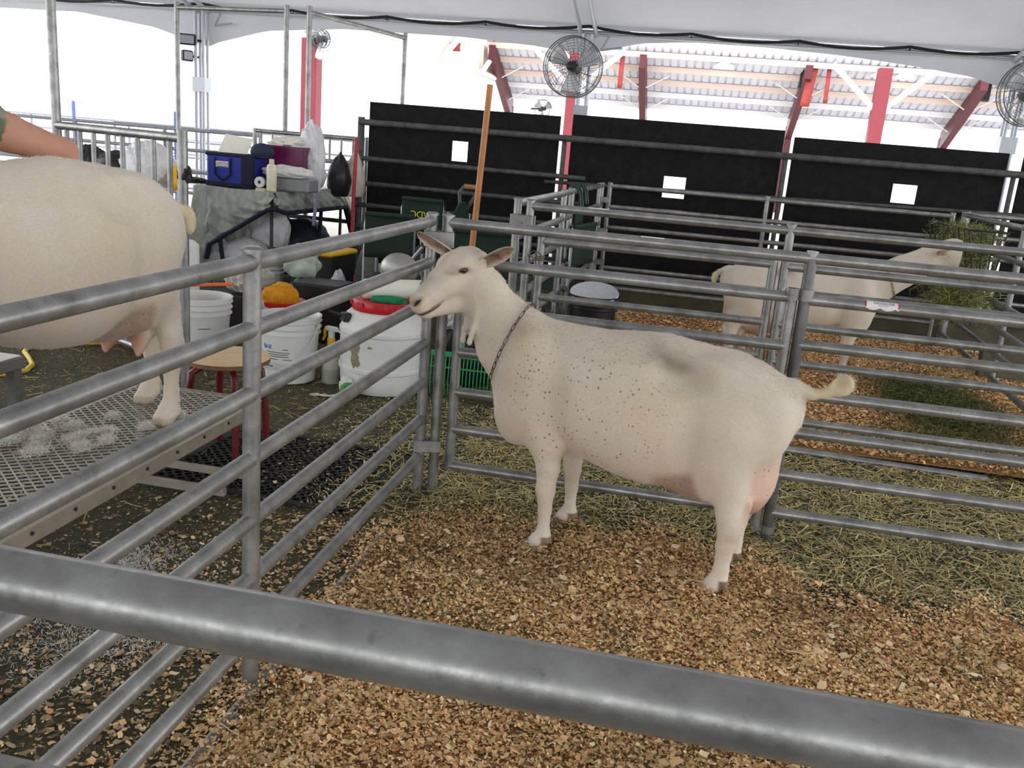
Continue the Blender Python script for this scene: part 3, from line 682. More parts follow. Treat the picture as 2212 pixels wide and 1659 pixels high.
        lay((226, 205, 168), hz*np.exp(-((a-.19)/.03)**2-((c+.02)/.02)**2)*.5)
        ea_, eu_ = a*.81+c*.59, -a*.59+c*.81; lay((92, 74, 70), hz*np.exp(-((ea_-.008)/.030)**2-((eu_-.002)/.0105)**2)*(np.abs(b) > .04)*.9); lay((140, 124, 116), hz*np.exp(-((ea_-.045)/.025)**2-((eu_+.012)/.008)**2)*(np.abs(b) > .03)*.7)
        lay((202, 166, 112), hz*np.exp(-((a+.0)/.05)**2-((b+.012)/.015)**2)*(c > .03)*.75); lay((150, 128, 96), hz*np.exp(-((a+.085)/.02)**2)*(c > -.03)*(n2*.7+.1)*.8)
        lay((196, 178, 166), hz*.35*n1)
        if hd.get('grey'): lay((140, 132, 124), hz*(a > .05)*.6*n1)
        e = inner > 0; lay((232, 214, 200), e*.5); lay((120, 84, 70), e*np.clip(inner*1.6-.5, 0, 1)*.95); lay((64, 44, 36), e*np.clip(inner*1.6-.6, 0, 1)*(n3 > .5)*.8)
        # tail
        tl = x < -.19; lay((226, 214, 170), tl*.7); lay((150, 130, 96), tl*np.clip((n2-.45)*3, 0, 1)*.5); lay((92, 58, 44), np.exp(-((x+.168)/.018)**2-(y/.03)**2-((z-.69)/.022)**2)*.9)
        return np.clip(col, 0, 1).astype(np.float32), mask.astype(np.float32)
    def fur(s, n, length, seed=3):
        """short lying coat as hair curves, child of the goat"""
        Vv, Q, nb = s.V, s.Q, s.nb; Qb = Q[(Q < nb).all(1)]; rg = np.random.default_rng(seed); P0, P1, P2, P3 = (Vv[Qb[:, i]] for i in range(4))
        ar = np.linalg.norm(np.cross(P2-P0, P3-P1), axis=1); cdf = np.cumsum(ar); k = np.searchsorted(cdf, rg.random(n)*cdf[-1]); k = np.minimum(k, len(Qb)-1)
        u, v = rg.random((2, n, 1)); q = Qb[k]; wt = [(1-u)*(1-v), u*(1-v), u*v, (1-u)*v]
        N = normals_of(Vv[:nb], Qb); p = sum(w_*Vv[q[:, i]] for i, w_ in enumerate(wt)); nn = sum(w_*N[q[:, i]] for i, w_ in enumerate(wt)); cc = sum(w_*s.col[q[:, i]] for i, w_ in enumerate(wt))
        keep = (p[:, 2] > .07); p, nn, cc = p[keep], nn[keep], cc[keep]; n = len(p)
        flow = np.tile(np.array([-.8, 0, -.5]), (n, 1)); leg = (p[:, 2] < .35); flow[leg] = (0, 0, -1); neckm = p[:, 0] > .86; flow[neckm] = (-.3, 0, -.95); tl = p[:, 0] < -.18; flow[tl] = (-.9, 0, .1)
        ex = s.hf[0]; hm = np.linalg.norm(p-s.hf[3]-ex*np.clip((p-s.hf[3])@ex, -.04, .22)[:, None], axis=1) < .115; flow[hm] = -ex; mz = hm & (((p-s.hf[3])@ex) > .13)
        tan = flow-nn*(flow*nn).sum(1, keepdims=True); tan += .28*(rg.random((n, 3))-.5); tan /= np.linalg.norm(tan, axis=1, keepdims=True)+1e-9
        L = length*(.6+.8*rg.random((n, 1))); L[p[:, 2] < .3] *= .6; L[hm] *= .42; L[mz] *= .45; L[tl] *= 1.8; L[(p[:, 0] > .94) & ~hm] *= .6
        top = (nn[:, 2] > .6) & (p[:, 2] > .6) & ~hm; L[top] *= 1.5; lf = np.where(top, 1.8, 1.0)[:, None]
        lift = .14+.16*rg.random((n, 1)); a = p-nn*.001; lift = lift*lf; b = a+(tan*.95+nn*lift)*L*.5; c = b+(tan*1.0+nn*lift*.35)*L*.5
        pts = np.stack([a, b, c], 1).reshape(-1, 3).astype(np.float32)
        hc = bpy.data.hair_curves.new('coat_hair'); hc.add_curves([3]*n); hc.attributes['position'].data.foreach_set('vector', pts.ravel())
        ra = hc.attributes.get('radius') or hc.attributes.new('radius', 'FLOAT', 'POINT'); rv = np.tile(np.array([.00034, .00028, .00008], np.float32), n); ra.data.foreach_set('value', rv)
        ca = hc.attributes.new('hcol', 'FLOAT_COLOR', 'CURVE'); c4 = np.ones((n, 4), np.float32); c4[:, :3] = np.clip(cc*(.93+.16*rg.random((n, 1))), 0, 1); ca.data.foreach_set('color', c4.ravel())
        o = bpy.data.objects.new('coat_hair', hc); link(o, s.root); hc.materials.append(FURM); o['kind'] = 'stuff'; return o
def mat_fur():
    t = NT('goat_hair'); a = t.node('ShaderNodeAttribute', attribute_name='hcol').outputs['Color']; t.set(col=a, rough=.75, spec=.15); return t.mat
FURM = mat_fur()
def place(root, loc, ang): root.location = loc; root.rotation_euler = (0, 0, ang)
CHAIN = simple('chain_steel', srgb(120, 108, 98), .35, .9, var=.3)
# --- main goat: profile, head turned a little to the viewer
G1 = Goat()
r1 = G1.build('dairy_goat', .0052,
    neck=dict(pts=[(.79, 0, .64), (.858, .005, .712), (.915, .014, .80), (.972, .028, .885), (1.005, .04, .935)], rad=[.145, .129, .108, .094, .082], lat=1.5),
    head=dict(M=(1.066, .074, .972), yaw=58, pitch=36, ears=[((.992, .062, .980), (.848, .070, 1.074), (.10, 1.0, -.75), .0255), ((1.092, .012, 1.000), (1.262, -.03, 1.072), (-.30, 1.0, -.55), .0235)]),
    legs=[dict(kind='front', x=.615, y=.115), dict(kind='front', x=.60, y=-.145), dict(kind='hind', x=.0, y=.125), dict(kind='hind', x=-.01, y=-.125)],
    tail=dict(pts=[(-.13, 0, .722), (-.185, 0, .710), (-.225, 0, .720), (-.25, 0, .738)], rad=[.024, .016, .0135, .014], brush=((-.275, 0, .757), (.032, .013, .036))),
    wattles=[((.962, .075, .825), (.982, .088, .715)), ((1.02, .03, .80), (1.034, .03, .705))])
tag(r1, 'cream white dairy goat with grey speckled side and chain collar, standing in shavings', 'goat')
GA = math.atan2(.181, -.9835)
# local y must point to the viewer: mirror-free since (x fwd, y left) -> left of a goat facing -X is towards the viewer
place(r1, (.275, 2.935, 0), GA)
def neck_collar(G, a, b, n_links, off=.004):
    """links laid on the neck surface where the plane through a,b (sagittal points) cuts it"""
    a, b = np.array([a[0], 0, a[1]]), np.array([b[0], 0, b[1]]); cen = (a+b)/2; e1 = (a-b)/np.linalg.norm(a-b); e2 = np.array([0, 1., 0]); pts = []
    F = G.F
    def val(p):
        q = (p-F.lo)/F.h; i = np.clip(np.floor(q).astype(int), 0, F.n-2); t = q-i; r = 0
        for dx in (0, 1):
            for dy in (0, 1):
                for dz in (0, 1): r += F.F[i[0]+dx, i[1]+dy, i[2]+dz]*(t[0] if dx else 1-t[0])*(t[1] if dy else 1-t[1])*(t[2] if dz else 1-t[2])
        return r
    for k in range(120):
        an = 2*math.pi*k/120; d = e1*math.cos(an)+e2*math.sin(an); r = .02
        while val(cen+d*r) < off and r < .3: r += .002
        pts.append(cen+d*r)
    pts = np.array(pts); seg = np.linalg.norm(np.roll(pts, -1, 0)-pts, axis=1); cum = np.concatenate([[0], np.cumsum(seg)]); tot = cum[-1]; m = MB(); L = tot/n_links
    pc = np.vstack([pts, pts[:1]])
    for k in range(n_links):
        at = lambda s_: Vector([float(np.interp(s_ % tot, cum, pc[:, i])) for i in range(3)])
        p = at(k*L); d = (at(k*L+.01)-at(k*L-.01)).normalized(); out = (p-Vector(cen)).normalized(); out = (out-d*out.dot(d)).normalized(); s_ = d.cross(out) if k % 2 else (out+d.cross(out)*.5).normalized(); q = []
        for j in range(12):
            b_ = 2*math.pi*j/12; cx = math.copysign(abs(math.cos(b_))**.55, math.cos(b_)); q.append(p+out*.002+d*(L*.60*cx)+s_*(.0042*math.sin(b_)))
        m.path(q, .0017, n=5, closed=True)
    return m.build('chain_collar', CHAIN, G.root)
neck_collar(G1, (.800, .838), (.893, .600), 34)
G1.fur(80000, .0075)

# --- goat on the trimming stand (only its hind half is in view)
G3 = Goat(); G3.spots = .0
r3 = G3.build('dairy_goat', .0075,
    neck=dict(pts=[(.79, 0, .64), (.86, 0, .72), (.95, 0, .80), (1.04, 0, .88)], rad=[.145, .129, .108, .085], lat=1.5),
    head=dict(M=(1.15, 0, .93), yaw=0, pitch=35, patch=False, ears=[((1.08, .07, .95), (1.03, .2, .96), (1, 0, -.3), .0255), ((1.08, -.07, .95), (1.03, -.2, .96), (1, 0, -.3), .0255)]),
    legs=[dict(kind='front', x=.87, y=.12), dict(kind='front', x=.87, y=-.12), dict(kind='hind', x=-.025, y=.13), dict(kind='hind', x=-.19, y=-.055)],
    tail=dict(pts=[(-.13, 0, .69), (-.22, .0, .672), (-.30, .0, .652)], rad=[.030, .026, .024], brush=((-.335, .0, .618), (.030, .022, .048))), wattles=False)
tag(r3, 'clean clipped white goat standing on the wire mesh trimming stand', 'goat')
place(r3, (-1.84, 2.715, .366), -math.pi/2); r3.scale = (1.16, 1.075, 1.075)
G3.fur(50000, .0075, 5)
# --- goat feeding at the hay rack, facing the other way
G2 = Goat(); G2.spots = .0; G2.side = -1
r2 = G2.build('dairy_goat', .0085,
    neck=dict(pts=[(.79, 0, .64), (.88, 0, .73), (1.02, 0, .825), (1.17, 0, .92), (1.29, .01, .99)], rad=[.145, .130, .110, .092, .082], lat=1.5),
    head=dict(M=(1.385, .03, .995), yaw=18, pitch=40, grey=True, ears=[((1.30, -.05, .99), (1.17, -.10, .975), (.5, -1.0, .1), .026), ((1.28, .07, 1.02), (1.10, .10, 1.015), (.3, 1, .6), .026)]),
    legs=[dict(kind='front', x=.70, y=-.13), dict(kind='front', x=.745, y=.13), dict(kind='hind', x=-.06, y=-.13), dict(kind='hind', x=.05, y=.13)],
    tail=dict(pts=[(-.13, 0, .722), (-.185, 0, .700), (-.205, 0, .675)], rad=[.024, .016, .014], brush=((-.215, 0, .645), (.022, .012, .038))), wattles=False)
tag(r2, 'white dairy goat eating from the hay rack in the far pen', 'goat')
place(r2, (.435, 6.32, 0), 0.0); r2.scale = (.975,)*3
neck_collar(G2, (.90, .855), (1.02, .60), 26)
G2.fur(24000, .008, 6)
# ================================================================ LOOSE BEDDING (real chips, stalks, hair)
def n2(x, y, f, seed):
    return vnoise(np.stack([x, y, np.zeros_like(x)], 1)+.37, f, seed)
def bed_z(x, y):
    """height of the bedding surface"""
    return .004+.030*n2(x, y, 2.6, 41)*n2(x, y, 9, 42)*2
def chips(name, P, size, cols, mat, label, cat, tilt=.5, thin=(.3, 1.0), curl=.35, seed=0, lift=.012, parent=None):
    """P (n,3) centres -> curled flakes, two quads each"""
    rg = np.random.default_rng(seed); n = len(P); a = rg.random(n)*2*np.pi; L = size*(.45+1.1*rg.random(n)**1.6); Wd = L*(thin[0]+(thin[1]-thin[0])*rg.random(n))
    e1 = np.stack([np.cos(a), np.sin(a), tilt*(rg.random(n)-.5)*1.4], 1); e1 /= np.linalg.norm(e1, axis=1)[:, None]
    e2 = np.stack([-np.sin(a), np.cos(a), tilt*(rg.random(n)-.5)*1.4], 1); e2 -= e1*(e1*e2).sum(1)[:, None]; e2 /= np.linalg.norm(e2, axis=1)[:, None]; e3 = np.cross(e1, e2)
    C = P.copy(); C[:, 2] += lift*rg.random(n); cu = (curl*(rg.random(n)-.3)*L)[:, None]; V_ = []
    for u, k in ((-.5, 1), (0, 0), (.5, 1)):
        for v in (-.5, .5):
            jit = 1+.5*(rg.random(n)-.5); V_.append(C+e1*(u*L*jit)[:, None]+e2*(v*Wd*(1 if u == 0 else .75)*jit)[:, None]+e3*cu*k)
    V_ = np.stack(V_, 1).reshape(-1, 3); b = np.arange(n)[:, None]*6; F = np.concatenate([b+np.array([[0, 2, 3, 1]]), b+np.array([[2, 4, 5, 3]])])
    col = np.repeat(cols, 6, 0)
    o = mesh_np(name, V_, F, mat, parent, col); tag(o, label, cat, kind='stuff'); return o
def stalks(name, P, length, width, cols, mat, label, cat, seed=0, rise=.25, lift=.015):
    rg = np.random.default_rng(seed); n = len(P); a = rg.random(n)*2*np.pi; L = length*(.3+1.2*rg.random(n)**1.5); w_ = width*(.6+.8*rg.random(n)); bend = (rg.random(n)-.5)*.5; V_ = []
    sl = rise*(rg.random(n)-.35)
    for t in (0, .5, 1):
        c = P+np.stack([np.cos(a)*L*(t-.5)-np.sin(a)*bend*L*(.25-(t-.5)**2), np.sin(a)*L*(t-.5)+np.cos(a)*bend*L*(.25-(t-.5)**2), np.maximum(0, sl*L*(t-.5))+lift*rg.random(n)], 1)
        for s in (-.5, .5): V_.append(c+np.stack([-np.sin(a)*w_*s, np.cos(a)*w_*s, np.zeros(n)+s*.3*w_], 1))
    V_ = np.stack(V_, 1).reshape(-1, 3); b = np.arange(n)[:, None]*6; F = np.concatenate([b+np.array([[0, 2, 3, 1]]), b+np.array([[2, 4, 5, 3]])])
    o = mesh_np(name, V_, F, mat, None, np.repeat(cols, 6, 0)); tag(o, label, cat, kind='stuff'); return o
def mat_attr(name, rough=.8, translucent=0.0):
    t = NT(name); a = t.node('ShaderNodeVertexColor', layer_name='Col').outputs[0]; t.set(col=a, rough=rough, spec=.2); return t.mat
CHIPM = mat_attr('chip_surface'); STALKM = mat_attr('stalk_surface', .6)
def palette(n, pal, wts, seed, jit=.18):
    rg = np.random.default_rng(seed); pal = np.array([srgb(*c)[:3] for c in pal]); k = rg.choice(len(pal), n, p=np.array(wts)/np.sum(wts)); c = pal[k]*(1+jit*(rg.random((n, 1))-.5)*2); return np.clip(c, 0, 1).astype(np.float32)
def scatter(n, x0, x1, y0, y1, fn, seed, near=0.0):
    """rejection sampling; near>0 biases towards the viewer"""
    rg = np.random.default_rng(seed); out = []; tot = 0
    while tot < n:
        m_ = int(n*1.6)+100; x = x0+(x1-x0)*rg.random(m_); v = rg.random(m_)
        y = y0+(y1-y0)*(v**(1+near)); k = rg.random(m_) < fn(x, y); out.append(np.stack([x[k], y[k]], 1)); tot += k.sum()
    return np.concatenate(out)[:n]
def yedge(x):  # far edge of the near pen's shavings (straw beyond)
    return 3.02+.22*np.exp(-((x+.1)/.5)**2)-.16*(x > .5)*(x-.5)+.06*np.sin(x*7)+.05*np.sin(x*17+1)
def in_pen(x, y):
    e = yedge(x); f = np.clip((e-y)/.22+.4, 0, 1); l = np.clip((x+1.02)/.20+.2, 0, 1); l = np.where(x < -.95, .55*np.exp((x+.95)/.25)*(n2(x, y, 5, 50)+.2), l); return np.clip(f*l, 0, 1)
PAL = [(238, 206, 158), (226, 188, 138), (246, 222, 182), (212, 170, 120), (190, 148, 102), (234, 194, 154), (128, 104, 74), (216, 196, 148)]; PW = [5, 5, 4, 3, 1.3, 4, .35, 3]
# bed surface under the chips
def bed(name, x0, x1, y0, y1, nx, ny, zf, mat, label, cat):
    X, Y = np.meshgrid(np.linspace(x0, x1, nx), np.linspace(y0, y1, ny), indexing='ij'); Z = zf(X.ravel(), Y.ravel()); Vv = np.stack([X.ravel(), Y.ravel(), Z], 1); i = (np.arange(nx-1)[:, None]*ny+np.arange(ny-1)[None]).ravel()
    o = mesh_np(name, Vv, np.stack([i, i+ny, i+ny+1, i+1], 1), mat, smooth=True); tag(o, label, cat, kind='stuff'); return o
def mat_bed(name, c0, c1, c2, sc=60):
    t = NT(name); vec = t.coord(); n = t.noise(vec, sc, 5, .7); n_ = t.noise(vec, 3, 4); t.set(col=t.mix(t.ramp(n_, [(.35, (0, 0, 0, 1)), (.65, (1, 1, 1, 1))]), t.ramp(n, [(.3, c0), (.6, c1)]), t.ramp(n, [(.3, c0), (.62, c2)])), rough=.95, spec=.1); t.bump(n, .9, .02); return t.mat
SHB = mat_bed('shavings_bed', srgb(112, 84, 54), srgb(190, 150, 104), srgb(206, 162, 114))
bed('shavings_bed', -.93, 2.3, .25, 3.35, 90, 90, lambda x, y: bed_z(x, y)-.035*(1-in_pen(x, y))-.004, SHB, 'packed layer of wood shavings under the spotted goat', 'bedding')
N = 190000
p = scatter(N, -2.2, 2.3, .30, 3.42, in_pen, 60, .25); z = bed_z(p[:, 0], p[:, 1]); P3 = np.column_stack([p, z*(p[:, 0] > -.97)]); dark = n2(p[:, 0], p[:, 1], 2.2, 61); c = palette(N, PAL, PW, 62)
c *= np.clip(1.2-.45*np.clip((dark-.45)*2.2, 0, 1), 0, 1)[:, None]
org = np.clip((n2(p[:, 0], p[:, 1], 1.3, 63)-.4)*2, 0, 1)[:, None]; c = np.clip(c*(1+org*np.array([.03, -.02, -.06]))*np.array([1.0, .985, .92]), 0, 1)
chips('wood_shavings', P3, .0112, c.astype(np.float32), CHIPM, 'loose pale wood shavings covering the near pen floor', 'shavings', .7, seed=64, lift=.02)
N = 2200; p = scatter(N, -.9, 2.2, .4, 3.1, in_pen, 66, .4); chips('big_shavings', np.column_stack([p, bed_z(p[:, 0], p[:, 1])+.016]), .021, palette(N, [(240, 212, 168), (232, 192, 146), (248, 226, 190)], [1, 1, 1], 67), CHIPM, 'larger curled shavings lying on top in the near pen', 'shavings', .5, seed=68)
N = 120000; p = scatter(N, -1.4, 2.3, .30, 3.42, in_pen, 160, .3); dark = n2(p[:, 0], p[:, 1], 2.2, 61); c = palette(N, PAL, PW, 162)*np.array([1.0, .985, .93])*np.clip(1.2-.45*np.clip((dark-.45)*2.2, 0, 1), 0, 1)[:, None]
chips('fine_shavings', np.column_stack([p, bed_z(p[:, 0], p[:, 1])*(p[:, 0] > -.97)+.012]), .0068, np.clip(c, 0, 1).astype(np.float32), CHIPM, 'fine wood flakes sifted over the near pen shavings', 'shavings', 1.1, (.3, .8), seed=163, lift=.018)
# straw and chaff in the aisle
def in_aisle(x, y):
    a = np.clip((y-yedge(x))/.15+.6, 0, 1)*np.clip((4.62-y)/.15+.5, 0, 1)*(x > -1.6); return np.where(x < -.9, a*.35, a)*np.clip(.35+1.2*n2(x, y, 4, 70), 0, 1)
SP = [(218, 200, 140), (200, 184, 126), (176, 164, 112), (232, 218, 168), (136, 134, 90), (116, 116, 78), (190, 180, 136)]
N = 60000; p = scatter(N, -1.6, 2.3, 2.95, 4.65, in_aisle, 71); chips('chaff', np.column_stack([p, np.full(N, .004)]), .013, palette(N, [(186, 180, 134), (160, 156, 110), (206, 198, 154), (122, 122, 84), (220, 210, 168)], [3, 3, 3, 1.5, 2], 72), STALKM, 'trodden green and straw coloured chaff on the aisle floor', 'chaff', .3, (.15, .5), seed=73, lift=.012)
N = 15000; p = scatter(N, -1.3, 2.3, 3.0, 4.6, in_aisle, 74); stalks('straw', np.column_stack([p, np.full(N, .010)]), .085, .0030, palette(N, SP, [4, 4, 3, 3, 1, 1, 2], 75), STALKM, 'loose straw strewn along the aisle between the pens', 'straw', 76)
# near pen: a few stalks and green wisps
N = 420; p = scatter(N, -.9, 2.2, .4, 3.1, in_pen, 77); stalks('stray_straw', np.column_stack([p, bed_z(p[:, 0], p[:, 1])+.02]), .075, .0028, palette(N, SP, [4, 4, 1, 4, .3, .2, 1], 78), STALKM, 'single straw stalks lying on the near pen shavings', 'straw', 79)
def greens(x, y): return np.clip((n2(x, y, 6, 80)-.62)*5, 0, 1)*in_pen(x, y)+.9*np.exp(-((x+.75)/.22)**2-((y-2.75)/.35)**2)
N = 5200; p = scatter(N, -.93, 2.2, .5, 3.2, greens, 81); stalks('green_wisps', np.column_stack([p, bed_z(p[:, 0], p[:, 1])+.012]), .030, .0022, palette(N, [(84, 88, 52), (66, 72, 42), (108, 104, 66), (52, 56, 34)], [3, 3, 2, 2], 82), STALKM, 'dull green hay leaf mixed into the near pen shavings', 'hay', 83)
# far pen shavings with green hay dropped below the rack
def far_pen(x, y): return np.clip((y-4.5)/.12, 0, 1)*np.clip((x+.75)/.1, 0, 1)
bed('shavings_bed', -.72, 2.5, 4.5, 8.3, 60, 60, lambda x, y: .012+.05*n2(x, y, 2, 90)+.10*np.exp(-((x-.15)/.55)**2-((y-7.6)/.45)**2), SHB, 'packed layer of wood shavings in the far pen', 'bedding')
fz = lambda x, y: .016+.05*n2(x, y, 2, 90)+.10*np.exp(-((x-.15)/.55)**2-((y-7.6)/.45)**2)
N = 95000; p = scatter(N, -.72, 2.6, 4.48, 8.3, far_pen, 91, .3); c = palette(N, [(240, 200, 148), (230, 184, 130), (248, 218, 174), (216, 168, 116), (170, 132, 92)], [5, 5, 4, 3, .6], 92); chips('wood_shavings', np.column_stack([p, fz(p[:, 0], p[:, 1])]), .015, c, CHIPM, 'fresh orange wood shavings spread in the far pen', 'shavings', .8, seed=93, lift=.02)
def hayspot(x, y): return np.exp(-((x-1.66)/.24)**2-((y-5.75)/.55)**2)*1.2+.25*np.exp(-((x-1.4)/.3)**2-((y-4.9)/.2)**2)
N = 10000; p = scatter(N, .6, 2.4, 4.55, 7.2, hayspot, 94); stalks('dropped_hay', np.column_stack([p, fz(p[:, 0], p[:, 1])+.01+.03*np.clip(hayspot(p[:, 0], p[:, 1]), 0, 1)]), .07, .0032, palette(N, [(72, 84, 44), (92, 102, 56), (56, 66, 36), (128, 128, 72), (160, 150, 92)], [4, 4, 3, 2, 1], 95), STALKM, 'flattened patch of green hay on the far pen shavings', 'hay', 96, .5, .03)
# left side: dung-stained floor with hay chaff, tufts of clipped hair
def leftf(x, y): return ((x < -1.0)*(y > 2.6)*np.clip(.15+1.3*n2(x, y, 1.5, 97)*np.clip((y-2.4)/1.2, 0, 1), 0, 1)).astype(float)*(y < 6.5)
N = 42000; p = scatter(N, -4.2, -.98, 2.6, 6.2, leftf, 98); chips('chaff', np.column_stack([p, np.full(N, .003)]), .014, palette(N, [(128, 122, 80), (104, 100, 62), (150, 142, 96), (84, 82, 54), (176, 164, 112)], [3, 3, 2, 2, 1], 99), STALKM, 'fine hay litter over the dark floor around the buckets', 'chaff', .25, (.12, .4), seed=100, lift=.006)
N = 1500; p = scatter(N, -3.6, -.98, 2.6, 6., leftf, 101); stalks('straw', np.column_stack([p, np.full(N, .006)]), .07, .0030, palette(N, SP, [3, 3, 3, 2, 1, 1, 2], 102), STALKM, 'scattered straw on the dark floor around the buckets', 'straw', 103, .1, .006)
def leftnear(x, y): return ((x < -.98)*(y < 2.9)).astype(float)*np.clip(.25+np.exp((x+.98)/.35), 0, 1)
N = 5200; p = scatter(N, -2.8, -.98, .9, 2.9, leftnear, 104); chips('stray_shavings', np.column_stack([p, np.full(N, .004)]), .016, palette(N, [(206, 186, 150), (150, 128, 96), (180, 158, 120), (110, 96, 76), (226, 214, 190)], [2, 3, 3, 3, 1], 105), CHIPM, 'stray shavings and crumbs trodden on the dark floor', 'shavings', .4, seed=106, lift=.004)
# ================================================================ TRIMMING STAND AND THINGS BESIDE THE PEN
STEEL = simple('plain_steel_angle', srgb(176, 168, 154), .45, .5, var=.12, scale=18); MESHM = simple('expanded_metal', srgb(206, 205, 200), .4, .6, var=.12)
st = empty('trimming_stand', (-1.815, 2.35, 0), label='low livestock trimming stand with an expanded metal platform', cat='stand')
SW, SL, SZ = .255, .76, .366   # half width, half length, platform height
def angle_bar(a, b, name):
    a, b = Vector(a), Vector(b); d = (b-a); L = d.length; m_ = MB(); ang = math.atan2(d.y, d.x); Rz = Matrix.Rotation(ang, 3, 'Z')
    m_.box((a+b)/2, (L, .004, .058), Rz); m_.box((a+b)/2+V(0, 0, .027), (L, .040, .004), Rz); return m_.build(name, STEEL, st, smooth=False)
angle_bar((SW, -SL, SZ-.030), (SW, SL, SZ-.030), 'side_rail'); angle_bar((-SW, -SL, SZ-.030), (-SW, SL, SZ-.030), 'side_rail'); angle_bar((-SW, SL, SZ-.030), (SW, SL, SZ-.030), 'end_rail'); angle_bar((-SW, -SL, SZ-.030), (SW, -SL, SZ-.030), 'end_rail')
m = MB()
for k in range(9): m.tube((SW+.0015, -SL+.1+k*.17, SZ-.03), (SW+.006, -SL+.1+k*.17, SZ-.03), .006, n=8)
m.build('rivets', simple('dark_rivet', (.03, .028, .026), .6), st)
# expanded metal: diamond strands
m = MB(); px_, py_ = .044, .0185; nx = int(2*SW/px_)+1; ny = int(2*SL/py_)
def strand(p0, p1):
    p0, p1 = Vector(p0), Vector(p1); d = (p1-p0).normalized(); s_ = V(-d.y, d.x, 0)*.0021; h_ = V(0, 0, .003)
    m.add([p0-s_, p0+s_, p1+s_, p1-s_, p0-s_-h_, p0+s_-h_, p1+s_-h_, p1-s_-h_], [(0, 3, 2, 1), (0, 4, 7, 3), (1, 2, 6, 5)])
for j in range(ny+1):
    for i in range(nx):
        y0 = -SL+j*py_; x0 = -SW+i*px_+(px_/2 if j % 2 else 0)
        for dx in (-px_/2, px_/2):
            x1 = x0+dx; y1 = y0+py_
            if y1 <= SL and -SW-.001 <= min(x0, x1) and max(x0, x1) <= SW+.001: strand((x0, y0, SZ), (x1, y1, SZ))
m.build('mesh_platform', MESHM, st, smooth=False)
for sx in (-1, 1):
    for sy in (-1, 1): MB().box((sx*(SW-.02), sy*(SL-.03), (SZ-.03)/2), (.03, .03, SZ-.03), bev=.003).build('leg', STEEL, st, smooth=False)
for sy in (-1, 1): MB().box((0, sy*(SL-.03), .055), (2*SW-.05, .026, .026), bev=.002).build('leg_brace', STEEL, st, smooth=False)
MB().box((-.02, SL-.16, .03), (2*SW-.06, .022, .03)).build('foot_bar', STEEL, st, smooth=False)
m = MB(); m.box((-.27, -SL-.02, .75), (.03, .03, 1.5)); m.box((.27, -SL-.02, .75), (.03, .03, 1.5)); m.box((0, -SL-.02, 1.49), (.57, .03, .03)); m.build('head_stock', STEEL, st, smooth=False)
# clipped hair on the platform and on the floor
HAIRM = mat_attr('clipped_hair', .8)
def tufts(name, centres, n, L, label, z, seed, flat=.02):
    rg = np.random.default_rng(seed); k = rg.integers(0, len(centres), n); c = np.array(centres)[k]; p_ = np.column_stack([c[:, 0]+rg.normal(0, 1, n)*c[:, 2], c[:, 1]+rg.normal(0, 1, n)*c[:, 2]*1.3, z+flat*rg.random(n)**2])
    o = stalks(name, p_, L, .0011, palette(n, [(250, 248, 242), (240, 237, 229), (226, 222, 212)], [3, 2, 1], seed+1, .06), HAIRM, label, 'hair', seed+2, .8, .008); return o
tufts('clipped_hair', [(-2.03, 2.46, .014), (-1.99, 2.55, .012), (-1.93, 2.52, .014), (-1.80, 2.52, .012), (-1.88, 2.28, .020), (-1.78, 2.36, .014), (-2.0, 2.33, .016), (-1.72, 2.62, .009), (-1.88, 2.66, .008), (-2.05, 2.24, .02), (-1.69, 2.78, .008), (-1.97, 2.42, .02), (-1.75, 2.44, .012), (-1.85, 2.42, .018), (-1.93, 2.36, .012), (-1.83, 2.48, .010), (-2.04, 2.38, .014)], 15000, .018, 'white tufts of clipped goat hair on the mesh platform', SZ+.004, 120)
tufts('clipped_hair', [(-1.55, 2.2, .14), (-1.42, 1.95, .10), (-1.75, 1.9, .16), (-1.62, 2.35, .06), (-1.3, 2.1, .06), (-2.0, 1.75, .15)], 12000, .014, 'thin drift of white clipped hair on the floor under the stand', .003, 126, .004)
# round stool with plywood top and red bent legs
PLY = NT('plywood'); vec = PLY.coord('Object', (1, 7, 1)); n_ = PLY.noise(vec, 5, 4, .6, 1.5); PLY.set(col=PLY.ramp(n_, [(.3, srgb(206, 172, 130)), (.6, srgb(226, 198, 158)), (.8, srgb(234, 210, 174))]), rough=.6); PLY = PLY.mat
PLYE = simple('plywood_edge', srgb(122, 88, 56), .7, var=.3, scale=90); REDTUBE = simple('dark_red_tube', srgb(104, 18, 24), .4, var=.15)
so = empty('round_stool', (-1.845, 3.40, 0), .35, 'round plywood topped stool on dark red bent tube legs', 'stool')
seat = MB().lathe([(.001, .447), (.175, .447), (.179, .443)], n=40).build('seat', PLY, so); MB().lathe([(.179, .443), (.179, .425), (.17, .422), (.001, .422)], n=40).build('plywood_edge', PLYE, seat)
for k in range(4):
    a = math.pi/2*k+.35; c_, s_ = math.cos(a), math.sin(a); m = MB()
    m.path([(c_*.02, s_*.02, .408), (c_*.10, s_*.10, .405), (c_*.145, s_*.145, .375), (c_*.155, s_*.155, .30), (c_*.165, s_*.165, .15), (c_*.172, s_*.172, .0)], .0155, n=10); m.build('leg', REDTUBE, so)
m = MB(); m.lathe([(.150, .2), (.156, .2), (.156, .206), (.150, .206), (.150, .2)], n=32); m.build('ring', REDTUBE, so)
